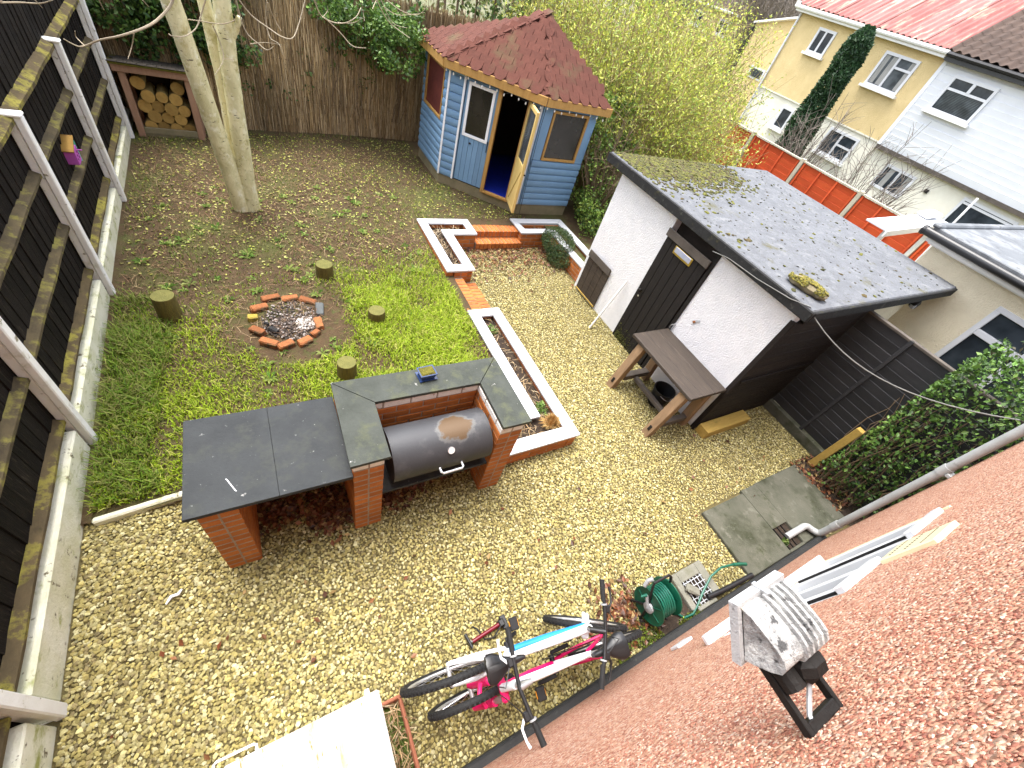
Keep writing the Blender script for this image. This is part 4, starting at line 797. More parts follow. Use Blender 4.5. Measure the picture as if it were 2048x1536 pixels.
# string lights along the eaves
t = thing('string_lights', 'string of small clear bulbs hung under the cabin eaves', 'lights', (4, 7, 2.05))
pts = []
for i, (P, Q) in enumerate(((E_[1], E_[2]), (E_[2], E_[3]))):
    d = (Q-P).normalized(); n = Vector((d.y, -d.x, 0)); L_ = (Q-P).length; m_ = 14 if i == 0 else 9
    for k in range(m_): pts.append(P+d*L_*(k+.3)/m_+n*-.02+Vector((0, 0, -.115-.018*(k % 3))))
MB().tube([p+Vector((0, 0, .012)) for p in pts], .003, 4).build('wire', 'black_plastic', t)
for p in pts: MB().lathe(p, (0, 0, -1), [(.005, -.01), (.012, .008), (.012, .02), (.004, .03)], 8).build('bulb', 'bulb', t, True)
tag(MB().tube([(4.195, 6.335, 2.1), (4.2, 6.36, 1.8), (4.27, 6.44, 1.2), (4.31, 6.45, .25)], .004, 5).build('power_cable', 'black_plastic'), 'thin black cable hanging down the cabin corner', 'cable')
for i in (1, 2):   # bent shingles capping the two front hips
    P, Q = E_[i]+Vector((0, 0, .04)), AP+Vector((0, 0, .03)); d = (Q-P); L_ = d.length; d.normalize(); s_ = d.cross(Vector((0, 0, 1))).normalized(); u_ = s_.cross(d)
    for k in range(int(L_/.13)):
        a = P+d*(k*.13+.02); b = a+d*.15; m_ = MB(); hw = .06
        m_.v = [tuple(a+u_*.022), tuple(a+s_*hw-u_*.004), tuple(b+s_*hw-u_*.012), tuple(b+u_*.014), tuple(a-s_*hw-u_*.004), tuple(b-s_*hw-u_*.012), tuple(a+u_*.012), tuple(a+s_*hw-u_*.014), tuple(a-s_*hw-u_*.014)]
        m_.f = [(0, 1, 2, 3), (0, 3, 5, 4), (0, 6, 7, 1), (0, 4, 8, 6)]; m_.build('hip_shingle', 'shingle', ro)
# ---------------------------------------------------------------- white rendered outhouse with flat felt roof
SX, SY0, SY1, SZ = 4.55, 1.47, 4.57, 1.97
t = thing('outhouse', 'white rendered outhouse with a flat mossy grey felt roof', 'shed', (5.4, 3, 0))
DY0, DY1, DZ = 2.60, 3.36, 1.90       # door opening
MB().b2((SX, DY1, -.05), (SX+.12, SY1, SZ)).build('wall', 'render_white', t); MB().b2((SX, SY0, -.05), (SX+.12, DY0, SZ)).build('wall', 'render_white', t)
MB().b2((SX+.121, SY1-.1, -.05), (7.3, SY1, SZ)).build('wall', 'render_white', t)
MB().b2((7.3, 1.49, -.3), (7.4, SY1-.002, SZ)).build('wall', 'render_cream', t)
MB().b2((6.32, SY0-.01, -.3), (7.35, SY0+.1, SZ)).build('wall', 'render_cream', t)
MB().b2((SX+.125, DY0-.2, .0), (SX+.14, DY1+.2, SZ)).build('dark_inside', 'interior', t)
# boarded side
y0 = SY0-.0
for k in range(11):
    z = k*.165
    MB().beam((SX+.02, y0-.018, z+.085+.02), (6.30, y0-.018, z+.085+.02), .028, .162, ch=.004).build('board', 'side_dark', t)
MB().b2((SX-.012, y0-.04, .0), (SX+.018, y0+.02, 1.86), .004).build('corner_strip', 'side_dark', t); MB().b2((6.27, y0-.045, .0), (6.31, y0+.0, 1.86), .004).build('corner_strip', 'side_dark', t)
MB().b2((4.7, y0-.05, 1.83), (6.25, y0-.034, 1.86), .003).build('batten', 'side_dark', t); MB().b2((4.6, y0-.05, .92), (6.26, y0-.034, .955), .003).build('batten', 'side_dark', t)
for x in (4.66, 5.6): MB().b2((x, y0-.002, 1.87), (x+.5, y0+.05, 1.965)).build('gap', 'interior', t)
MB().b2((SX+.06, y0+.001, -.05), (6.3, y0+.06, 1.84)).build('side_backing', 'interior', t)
# roof
rf = MB().b2((4.46, 1.36, 2.03), (8.2, 4.86, 2.085), .012).build('roof', 'felt', t)
MB().b2((4.44, 1.34, 1.955), (4.485, 4.88, 2.075), .01).build('fascia', 'felt_edge', rf); MB().b2((4.486, 1.335, 1.955), (8.21, 1.375, 2.07), .008).build('fascia', 'felt_edge', rf); MB().b2((4.49, 4.83, 1.955), (8.21, 4.875, 2.07), .008).build('fascia', 'felt_edge', rf)
MB().b2((4.5, 1.38, 1.975), (8.15, 4.82, 2.028)).build('soffit', 'felt_edge', rf)
# moss on the roof: low clumps, thick in the far corner
n = 16000; X = 4.5+RNG.random(n)*3.6; Y = 1.4+RNG.random(n)*3.4
dn_ = .95*sm(1., .3, np.hypot((X-5.1)/1.9, (Y-4.85)/.9))+.02*sm(.55, .75, fnoise(X, Y, 3, 60))*sm(7, 4.5, X)+.3*sm(.5, .1, np.hypot((X-4.75)/.8, (Y-2.9)/1.1))*sm(.5, .8, fnoise(X, Y, 4, 61))+.006
k = RNG.random(n) < dn_; X, Y = X[k], Y[k]
n = 7000; X2 = RNG.uniform(4.5, 7.4, n); Y2 = 4.83-np.abs(RNG.normal(size=n))*.42; k = (RNG.random(n) < sm(7.2, 5.6, X2))&(Y2 > 3.3); X = np.r_[X, X2[k]]; Y = np.r_[Y, Y2[k]]
tag(stones('moss', np.stack([X, Y, np.full(len(X), 2.087)], 1), .012+.02*RNG.random(len(X)), [(.075, .075, .01), (.1, .1, .013), (.045, .046, .01), (.06, .045, .016)], flat=.5, parent=rf), kind='stuff')
n = 350; X = 4.5+RNG.random(n)*3.6; Y = 1.4+RNG.random(n)*3.4
tag(stones('debris', np.stack([X, Y, np.full(n, 2.087)], 1), .006+.012*RNG.random(n), [(.04, .038, .03), (.08, .075, .06), (.02, .02, .018)], flat=.35, parent=rf), kind='stuff')
# plank door with letter plate, standing a little open at the head
d = thing('outhouse_door', 'black plank door with letter plate on the white outhouse', 'door', (SX, 3, 0))
npl = 6
for k in range(npl):
    a = DY0+.015+k*(DY1-DY0-.03)/npl; b = a+(DY1-DY0-.03)/npl-.005
    MB().b2((SX-.03, a, .0), (SX+.01, b, 1.76), .004).build('plank', 'door_dark', d)
MB().b2((SX-.055, DY0, 1.70), (SX-.031, DY1, 1.80), .004).build('head_rail', 'timber_grey' if 0 else 'oak_dark', d)
MB().b2((SX+.011, DY0+.01, .02), (SX+.03, DY1-.01, 1.75)).build('backing', 'door_dark', d)
lp = MB().b2((SX-.045, 2.82, 1.58), (SX-.031, 3.14, 1.68), .004).build('letter_plate', 'brass', d); MB().b2((SX-.05, 2.84, 1.605), (SX-.0455, 3.12, 1.675), .002).build('flap', 'letter_plate', lp)
MB().lathe((SX-.031, 3.27, .9), (-1, 0, 0), [(.012, 0), (.012, .03), (.028, .035), (.03, .05), (.018, .065)], 14).build('knob', 'black_iron', d, True)
MB().lathe((SX-.031, 3.27, .8), (-1, 0, 0), [(.014, 0), (.012, .004)], 12).build('keyhole_plate', 'chrome', d)
MB().b2((SX-.02, DY0-.05, -.02), (SX+.002, DY0-.002, SZ-.03), .003).build('frame', 'door_dark', d)
# moss creeping up the door foot
P = np.stack([np.full(500, SX-.035), 3.3-np.abs(RNG.normal(size=500))*.18, np.abs(RNG.normal(size=500))*.09], 1); leaves('moss', P, .018, [(.08, .09, .015), (.12, .12, .02)], parent=d, up=0)
# hatch board propped low on the wall
h = thing('hatch_board', 'dark board hatch low on the outhouse wall left of the door', 'hatch', (SX, 4.2, 0))
for k in range(4): MB().b2((SX-.03, 3.94+k*.139, .04), (SX-.008, 3.94+(k+1)*.139-.004, .74), .003).build('plank', 'bench_top', h)
MB().b2((SX-.05, 3.93, .66), (SX-.031, 4.50, .77), .003).build('batten', 'oak_dark', h); MB().b2((SX-.045, 3.93, .05), (SX-.031, 4.49, .075), .002).build('edge_strip', 'timber_yellow', h)
# rusty hasp and plate on the wall
h = thing('wall_hasp', 'small rusty metal hasp on the white wall right of the black door', 'hasp', (SX, 2.28, 1.1)); MB().beam((SX-.004, 2.33, 1.12), (SX-.004, 2.28, 1.16), .006, .03).build('plate', 'skirting_grey', h); MB().beam((SX-.008, 2.35, 1.085), (SX-.008, 2.33, 1.115), .008, .03).build('rusty_end', 'old_brick', h)
h = thing('wall_hook', 'white coat of wire and hook at the wall corner of the bench', 'hook', (SX, 2.55, .82)); MB().tube([(SX-.01, 2.56, .8), (SX-.05, 2.56, .83), (SX-.06, 2.55, .88), (SX-.02, 2.54, .89)], .008, 6).build('hook', 'chrome', h); MB().b2((SX-.012, 2.53, .78), (SX-.001, 2.585, .9), .003).build('plate', 'skirting_grey', h)
h['label'] = 'small metal hook where the bench meets the door frame'
# mossy stone block on the roof corner
prof = []
for k in range(9): a = -1.2+k*.3; prof.append((.075*math.sqrt(max(.02, 1-(k/4-1)**2*.9))+.008*math.sin(k*2.3), -.21+k*.052))
mb = MB().lathe((0, 0, 0), (1, 0, 0), prof, 12); mb.v = [(x+random.uniform(-.01, .01), y*1.1+random.uniform(-.012, .012), z*.8+random.uniform(-.01, .01)) for x, y, z in mb.v]
o = mb.build('stone_block', 'timber_grey', None, True); o.location = (4.72, 1.66, 2.135); o.rotation_euler = (0, 0, math.radians(100)); tag(o, 'moss topped stone lying on the outhouse roof corner', 'stone'); o['_w'] = (0, 0, 0)
n = 1500; a = RNG.uniform(-1.5, 1.5, n); x = RNG.uniform(-.2, .2, n); rr_ = .078*np.sqrt(np.clip(1-(x/.21)**2*.9, .02, 1)); P = np.stack([x, np.sin(a)*rr_*1.1, np.cos(a)*rr_*.82], 1); P = P[fnoise(P[:, 0]*8, P[:, 1]*8, 2, 77) > .32]
stones('moss', P, .009+.006*RNG.random(len(P)), [(.15, .13, .015), (.1, .095, .014), (.19, .16, .03), (.06, .055, .02)], parent=o)
# cables
def sag(p, q, s, n=14): p, q = Vector(p), Vector(q); return [p.lerp(q, i/n)-Vector((0, 0, s*4*(i/n)*(1-i/n))) for i in range(n+1)]
tag(MB().tube(sag((4.5, 1.42, 2.06), (4.98, -.2, 2.2), .25), .006, 6).build('overhead_cable', 'cable'), 'grey cable sagging from the outhouse corner to the house', 'cable')
tag(MB().tube([(4.432, 2.62, 1.93), (4.43, 2.4, 1.98), (4.428, 2.0, 2.0), (4.43, 1.6, 2.05), (4.47, 1.41, 2.092)], .005, 5).build('roof_cable', 'cable'), 'thin cable running along the outhouse fascia', 'cable')
# pale stick
o = MB().tube([(4.18, 3.52, .01), (4.36, 3.55, .42), (4.52, 3.57, .83)], [.013, .014, .015], 8).build('stick', 'rope_white'); tag(o, 'pale stick leaning on the white wall beside the door', 'stick')
# ---------------------------------------------------------------- work bench
b = thing('work_bench', 'dark plank bench on heavy oak legs against the outhouse wall', 'bench', (4.2, 2, 0))
for x0, x1 in ((3.88, 4.085), (4.088, 4.3), (4.303, 4.52)): MB().b2((x0, 1.46, .75), (x1, 2.575, .795), .005).build('top_plank', 'bench_top', b)
for ya, yb in ((1.52, 1.63), (2.33, 2.46)):
    MB().beam((3.80, (ya+yb)/2, -.01), (3.96, (ya+yb)/2, .745), .11, .105, up=(1, 0, 0), ch=.006).build('leg', 'oak', b); MB().beam((4.44, (ya+yb)/2, -.01), (4.40, (ya+yb)/2, .745), .11, .10, up=(1, 0, 0), ch=.006).build('leg', 'oak', b)
    MB().b2((3.94, ya+.02, .12), (4.4, yb-.02, .2), .004).build('cross_rail', 'oak_dark', b); MB().b2((3.95, ya+.01, .67), (4.42, yb-.01, .745), .004).build('top_rail', 'oak', b)
    MB().box((3.783, (ya+yb)/2, .135), (.03, .035, .075), Matrix.Rotation(.2, 3, 'Y'), .003).build('peg', 'black_iron', b)
MB().b2((4.09, 1.631, .13), (4.15, 2.329, .19), .005).build('stretcher', 'oak_dark', b)
u = thing('bucket', 'black plastic bucket with wire handle under the bench', 'bucket', (4.28, 1.96, 0))
MB().lathe((4.28, 1.96, 0), (0, 0, 1), [(.105, .012), (.11, .02), (.14, .27), (.15, .275), (.15, .295), (.138, .295), (.132, .27), (.1, .035), (.0, .03)], 28).build('pail', 'black_plastic', u, True)
MB().tube([(4.28+.15*math.cos(a)*1.0, 1.96+.15*math.sin(a)*1.0-.0, .27-.06*math.sin(a-3.6)) for a in [3.6+k*.21 for k in range(16)]], .0035, 5).build('handle', 'chrome', u)
o = MB().box((0, 0, 0), (.92, .16, .14), None, .006).build('timber_block', 'timber_yellow'); o.location = (5.02, 1.34, .08); o.rotation_euler = (0.0, 0, .0); tag(o, 'short yellow timber sleeper lying against the boarded side', 'timber')
# ---------------------------------------------------------------- the pink pebbledash house the picture was taken from
WY, WX1 = -.335, 5.0
t = thing('house', 'pink pebbledash house wall with a white window and black plinth', 'house', (2, -.5, 0))
wx0, wx1, wz0, wz1 = 1.93, 3.1, 1.3, 2.2
w = MB(); 
for a, b in (((-4, .1), (wx0, 5.6)), ((wx1, .1), (WX1, 5.6)), ((wx0, .1), (wx1, wz0)), ((wx0, wz1), (wx1, 5.6))):
    if a[0] == -4:   # leave the opening of the upstairs window the view is taken from
        for c, d in (((-4, .1), (-.75, 5.6)), ((-.75, .1), (.45, 3.0)), ((-.75, 4.3), (.45, 5.6)), ((.45, .1), (wx0, 5.6))): w.b2((c[0], WY-.28, c[1]), (d[0], WY, d[1]))
    else: w.b2((a[0], WY-.28, a[1]), (b[0], WY, b[1]))
w.build('wall', 'pebbledash', t)
MB().b2((WX1-.28, WY-7, .1), (WX1-.001, WY-.281, 5.6)).build('wall', 'pebbledash', t); MB().b2((-4, WY-7, .1), (-3.7, WY-.281, 5.6)).build('wall', 'pebbledash', t); MB().b2((-4, WY-7.3, .1), (WX1, WY-7.001, 5.6)).build('wall', 'pebbledash', t)
MB().b2((-4.2, WY-7.5, 5.6), (WX1+.2, WY+.25, 5.75)).build('roof', 'roof_tile', t)
MB().b2((-4, WY-.27, -.1), (WX1+.02, WY+.055, .12), .015).build('plinth', 'plinth_black', t)
# real pebbles over the part of the dash nearest the eye
n = 90000; X = RNG.uniform(.2, 2.8, n); Z = RNG.uniform(.6, 3.45, n); dist_ = np.hypot(X, 3.7-Z); k = ~((X > wx0-.03) & (X < wx1+.03) & (Z < wz1+.02) & (Z > wz0-.05)) & (RNG.random(n) < sm(2.3, .9, dist_)); X, Z = X[k], Z[k]; print('dash', len(X))
P = np.stack([X, Z*0, -Z], 1); so = stones('dash_pebbles', np.stack([X, Z, np.full(len(X), .0)], 1), .0024+.0022*RNG.random(len(X)), [(.35, .15, .1), (.43, .21, .135), (.47, .27, .18), (.49, .32, .23), (.24, .085, .058), (.53, .39, .3), (.4, .18, .115), (.31, .12, .08)], flat=.4, parent=None)
so.rotation_euler = (math.pi/2, 0, 0); so.location = (0, WY+.001, 0); so.parent = t; so.location = Vector((0, WY+.001, 0))-Vector(t['_w']); tag(so, kind='stuff')
# window, set back in the wall
win = MB().b2((wx0, WY-.07, wz0), (wx1, WY-.005, wz0+.05), .004).build('window', 'upvc', t)
for a, b in (((wx0, wz1-.05), (wx1, wz1)), ((wx0, wz0+.05), (wx0+.05, wz1-.05)), ((wx1-.05, wz0+.05), (wx1, wz1-.05)), ((2.29, wz0+.05), (2.35, wz1-.05)), ((2.66, wz0+.05), (2.71, wz1-.05))):
    MB().b2((a[0], WY-.07, a[1]), (b[0], WY-.005, b[1]), .004).build('frame', 'upvc', win)
for a, b in ((1.985, 2.285), (2.715, 3.045)):
    s = MB(); s.b2((a, WY-.03, wz0+.06), (a+.05, WY+.012, wz1-.06), .004); s.b2((b-.05, WY-.03, wz0+.06), (b, WY+.012, wz1-.06), .004); s.b2((a+.051, WY-.03, wz0+.06), (b-.051, WY+.012, wz0+.11), .004); s.b2((a-.03, WY-.03, wz1-.058), (b+.03, WY+.025, wz1-.005), .006); s.build('sash', 'upvc', win)
    g_ = MB(); g_.b2((a-.006, WY-.025, wz0+.06), (a-.0005, WY+.008, wz1-.06)); g_.b2((b+.0005, WY-.025, wz0+.06), (b+.006, WY+.008, wz1-.06)); g_.build('gasket', 'rubber', win)
for a, b in ((2.036, 2.234), (2.352, 2.658), (2.766, 2.994)): MB().b2((a, WY-.05, wz0+.05), (b, WY-.045, wz1-.055)).build('pane', 'pane_grey', win)
sl = MB().b2((wx0-.08, WY-.08, wz0-.035), (wx1+.06, WY+.05, wz0-.002), .006).build('sill', 'upvc', win)
MB().b2((wx1+.005, WY-.01, wz0), (wx1+.02, WY+.008, wz1+.02), .003).build('bead', 'upvc_cream', t)
v = MB().b2((2.22, WY-.01, 2.235), (2.46, WY+.02, 2.5), .005).build('air_vent', 'upvc_cream', t)
h = MB()
for i in range(8):
    for j in range(3): MB().cyl((2.25+i*.026, WY+.0195, 2.28+j*.075), (2.25+i*.026, WY+.0212, 2.28+j*.075), .006, n=6).build('vent_hole', 'black_iron', v)
MB().b2((2.05, WY+.0, .62), (2.2, WY+.02, .72), .004).build('wall_box', 'upvc', t)
# downpipe at the corner
p = thing('downpipe', 'grey drainpipe running down the corner of the pink house', 'pipe', (5.06, -.25, 0))
PX, PYY = 4.95, -.268
MB().cyl((PX, PYY, .16), (PX, PYY, 5.5), .037, n=18).build('pipe', 'pipe_grey', p, True)
for z in (.3, 1.5, 3.3): MB().lathe((PX, PYY, z), (0, 0, 1), [(.043, 0), (.043, .09)], 18).build('collar', 'pipe_grey', p, True)
MB().tube(smooth_path([(PX, PYY, .18), (PX-.003, PYY+.01, .12), (PX-.02, PYY+.06, .095), (PX-.05, PYY+.11, .1), (PX-.09, PYY+.135, .1), (PX-.16, PYY+.138, .085), (4.68, -.13, .06), (4.58, -.13, .03)], 3), .036, 16).build('shoe', 'pipe_grey', p, True)
MB().b2((PX-.05, WY, 1.53), (PX+.05, PYY-.03, 1.56), .003).build('bracket', 'pipe_grey', p)
# concrete slab with gully, drain with wire grating
s = thing('concrete_slab', 'large stained concrete slab below the drainpipe', 'slab', (4.7, .1, 0))
c_ = MB(); c_.b2((3.73, -.275, -.03), (4.46, .47, .045), .008); c_.build('slab', 'concrete', s); c2_ = MB(); c2_.b2((4.74, -.275, -.03), (5.66, .51, .045), .008); c2_.build('slab', 'concrete', s); MB().b2((4.461, .0, -.03), (4.739, .5, .044)).build('slab', 'concrete', s); MB().b2((4.461, -.275, -.03), (4.739, -.25, .044)).build('slab', 'concrete', s)
MB().b2((4.462, -.249, -.03), (4.738, -.001, .008)).build('gully', 'soil', s)
for k in range(3): MB().b2((4.5+k*.07, -.248, .0), (4.51+k*.07, -.002, .022)).build('grate_bar', 'black_iron', s)
leaves('weed', cloud(50, (4.5, -.17, .04), (.04, .04, .03)), .04, [(.08, .14, .03), (.15, .2, .05)], parent=s); 
d = thing('drain', 'square concrete drain surround with a wire grating beside the hose reel', 'drain', (3.07, -.1, 0))
for a in ((2.86, -.24, 2.93, .09), (3.19, -.24, 3.285, .09), (2.931, -.01, 3.189, .09), (2.931, -.275, 3.189, -.24)): MB().b2((a[0], a[1], -.04), (a[2], a[3], .05), .006).build('surround', 'concrete_pale', d)
MB().b2((2.93, -.24, -.04), (3.19, -.01, .009)).build('sump', 'soil', d)
for k in range(6): MB().cyl((2.95+k*.045, -.24, .045), (2.95+k*.045, -.01, .045), .004, n=6).build('grating_wire', 'skirting_grey', d)
for k in range(5): MB().cyl((2.93, -.22+k*.048, .05), (3.19, -.22+k*.048, .05), .004, n=6).build('grating_wire', 'skirting_grey', d)
mb = MB().box((0, 0, 0), (.15, .08, .05), None, .018); mb.v = [(x+random.uniform(-.01, .01), y+random.uniform(-.01, .01), z) for x, y, z in mb.v]; o = mb.build('broken_stone', 'concrete_pale'); o.location = (2.97, -.1, .08); o.rotation_euler = (.1, .15, -.7); tag(o, 'broken piece of pale stone resting on the drain grating', 'stone')
tag(MB().tube([(3.08, -.21, .07), (3.3, -.23, .08), (3.5, -.24, .09), (3.7, -.25, .1)], .024, 12).build('waste_pipe', 'black_plastic', None, True), 'black waste pipe lying along the foot of the pink wall', 'pipe')
# white cabinet and terracotta trough beneath the camera
c = thing('storage_cabinet', 'white cabinet with rust stained top against the house wall', 'cabinet', (-.22, -.02, 0))
MB().b2((-.56, -.275, .0), (.115, .255, .82), .01).build('body', 'fascia_white', c); MB().b2((-.575, -.28, .822), (.13, .275, .85), .008).build('top', 'cabinet_top', c)
MB().tube([(-.44, .275, .835), (-.44, .298, .836), (-.452, .305, .836), (-.6, .306, .836), (-.612, .3, .836), (-.612, .275, .835)], .006, 8).build('handle', 'trim_white', c, True)
MB().b2((.06, .2755, .835), (.085, .3, .848), .003).build('hinge', 'trim_white', c)
r = thing('planter_trough', 'terracotta trough of moss and dry weeds beside the white cabinet', 'planter', (.21, 0, 0))
for a in ((.13, .225, .285, .25), (.26, -.28, .285, .2245), (.132, -.28, .15, .2245)): MB().b2((a[0], a[1], .0), (a[2], a[3], .23), .006).build('side', 'terracotta', r)
rim = MB(); rim.tube([(.14, .24, .235), (.255, .24, .235), (.272, .225, .235), (.276, -.28, .235)], .012, 8); rim.build('rim', 'terracotta', r, True)
MB().b2((.151, -.28, .0), (.259, .2235, .17)).build('soil', 'moss_green', r); dead_plants(r, [(.16, .255, -.25, .22)], .18, 160, STRAW+[(.1, .14, .03)], .12)
# ---------------------------------------------------------------- old floodlight on its bracket
f = thing('floodlight', 'weathered grey floodlight on a black bracket fixed to the pink wall', 'floodlight', (.83, WY, 2.81))
n = Vector((0, .707, -.707)); uu = Vector((0, .707, .707)); O = Vector((.805, -.075, 2.905))
def lp(x, a, b): return O+Vector((x, 0, 0))-n*a-uu*b
W_ = .085
fm_ = MB()
for x0, x1, b0, b1 in ((-W_, W_, 0, .012), (-W_, W_, .128, .14), (-W_, -W_+.012, .012, .128), (W_-.012, W_, .012, .128)):
    P = [lp(x0, -.006, b0), lp(x1, -.006, b0), lp(x1, -.006, b1), lp(x0, -.006, b1)]; fm_.prism(P, -n*.02)
fm_.build('front_frame', 'lamp_frame', f)
MB().prism([lp(-W_+.012, .002, .012), lp(W_-.012, .002, .012), lp(W_-.012, .002, .128), lp(-W_+.012, .002, .128)], -n*.003).build('glass', 'pane_grey', f)
prof = [(.014, .01), (.035, .02), (.06, .04), (.085, .062), (.097, .078), (.1, .092), (.092, .108), (.07, .118), (.04, .126), (.014, .13)]
bd = MB(); nn = len(prof)
for x, s in ((-.07, .82), (-.074, .95), (-.074, 1.), (.074, 1.), (.074, .95), (.07, .82)):
    for a, b in prof: bd.v.append(tuple(lp(x, .014+(a-.014)*s, .07+(b-.07)*s)))
for k in range(5):
    for i in range(nn-1): bd.f.append((k*nn+i, k*nn+i+1, (k+1)*nn+i+1, (k+1)*nn+i))
bd.f += [tuple(range(nn))[::-1], tuple(5*nn+i for i in range(nn))]
bd.build('housing', 'lamp_cast', f, True)
for x in (-.01, .008, .026, .044, .062):
    P = [lp(x, a+.008 if i < 7 else a, b-.006 if i < 5 else b) for i, (a, b) in enumerate(prof[:8])]; Q = [lp(x, a-.004, b+.004) for a, b in prof[:8]][::-1]; MB().prism(P+Q, (.007, 0, 0)).build('fin', 'lamp_cast', f)
MB().beam(lp(.0, -.006, -.002), lp(.0, .03, .004), .012, .01).build('clip', 'chrome', f)
MB().box((.835, -.235, 2.86), (.075, .06, .065), Matrix.Rotation(.5, 3, 'X'), .02).build('junction_box', 'black_iron', f)
MB().cyl((.79, -.26, 2.84), (.79, -.2, 2.84), .024, n=12).build('knuckle', 'black_iron', f)
br = MB()
for x in (.775, .885): br.beam((x, WY, 2.81), (x, -.13, 2.815), .012, .022, ch=.002)
br.beam((.781, WY+.011, 2.81), (.879, WY+.011, 2.81), .02, .022, ch=.002); br.build('bracket', 'black_iron', f)
MB().tube([(.825, -.26, 2.85), (.815, -.285, 2.83), (.80, -.31, 2.815), (.795, WY+.002, 2.815)], .005, 6).build('cable', 'skirting_grey', f)
# ---------------------------------------------------------------- hose reel
h = thing('hose_reel', 'green garden hose reel with a black carrying handle by the wall', 'hose reel', (2.45, -.03, 0))
cx0, cx1, cy, cz, rr = 2.36, 2.56, -.03, .22, .165
for x, s in ((cx0, -1), (cx1, 1)):
    MB().lathe((x, cy, cz), (s, 0, 0), [(.06, 0), (rr-.02, .0), (rr, .006), (rr, .014), (rr-.02, .01), (.06, .012)], 30, False).build('flange', 'reel_green', h, True)
    sp = MB()
    for k in range(6): a = k*1.047; sp.beam((x+s*.008, cy+.03*math.cos(a), cz+.03*math.sin(a)), (x+s*.008, cy+.14*math.cos(a), cz+.14*math.sin(a)), .006, .02, up=(1, 0, 0))
    sp.build('rib', 'reel_green', h)
MB().cyl((cx0, cy, cz), (cx1, cy, cz), .06, n=20).build('core', 'reel_green', h, True)
ho = MB(); pts = []
for k in range(13*18):
    a = k/18*6.283; f_ = k/(13*18); xx = cx0+.02+(cx1-cx0-.04)*(1-abs(2*f_-1)); R_ = .105+(.024 if f_ > .5 else 0)+.004*math.sin(k); pts.append((xx, cy+R_*math.cos(a), cz+R_*math.sin(a)))
ho.tube(pts, .0095, 7); ho.build('wound_hose', 'hose_green', h, True)
MB().lathe((cx0-.012, cy-.01, cz), (-1, 0, 0), [(.05, 0), (.048, .02), (.02, .03)], 18).build('hub', 'grey_plastic', h, True)
MB().beam((cx0-.035, cy-.01, cz+.0), (cx0-.04, cy+.075, cz+.1), .02, .028, up=(1, 0, 0), ch=.006).build('crank', 'grey_plastic', h); MB().cyl((cx0-.04, cy+.075, cz+.1), (cx0-.1, cy+.085, cz+.1), .014, .008, 10).build('crank_knob', 'hose_green', h, True)
MB().tube([(cx0-.02, cy-.05, .02), (cx0-.02, cy, cz), (cx0-.015, cy+.1, cz+.2), (cx0+.0, cy+.12, cz+.23), (cx1-.02, cy+.12, cz+.23), (cx1+.01, cy+.1, cz+.2), (cx1+.022, cy, cz), (cx1+.022, cy-.05, .02)], .011, 8).build('carry_handle', 'black_plastic', h, True)
for x in (cx0-.02, cx1+.022): MB().beam((x, cy-.16, .015), (x, cy+.16, .015), .02, .025, ch=.004).build('foot', 'black_plastic', h); MB().beam((x, cy+.12, .02), (x, cy+.01, cz), .012, .02, up=(1, 0, 0)).build('strut', 'black_plastic', h)
MB().tube([(cx0-.03, cy+.14, cz+.13), (cx0-.01, cy+.16, cz+.19), (cx0+.02, cy+.15, cz+.22)], .018, 10).build('tap_connector', 'grey_plastic', h, True)
g = thing('garden_hose', 'loose green hose looping from the reel towards the wall tap', 'hose', (2.9, -.2, 0))
MB().tube([(2.57, .04, .3), (2.62, .06, .3), (2.67, .03, .22), (2.68, -.06, .08), (2.69, -.18, .03), (2.75, -.25, .03), (2.85, -.26, .04), (2.95, -.22, .05), (3.05, -.16, .08), (3.2, -.08, .14), (3.35, -.06, .17), (3.5, -.09, .18), (3.6, -.13, .19)], .0105, 8).build('hose', 'hose_green', g, True)
MB().tube([(3.5, -.092, .18), (3.58, -.122, .19), (3.63, -.143, .192)], .017, 10).build('connector', 'reel_green', g, True)
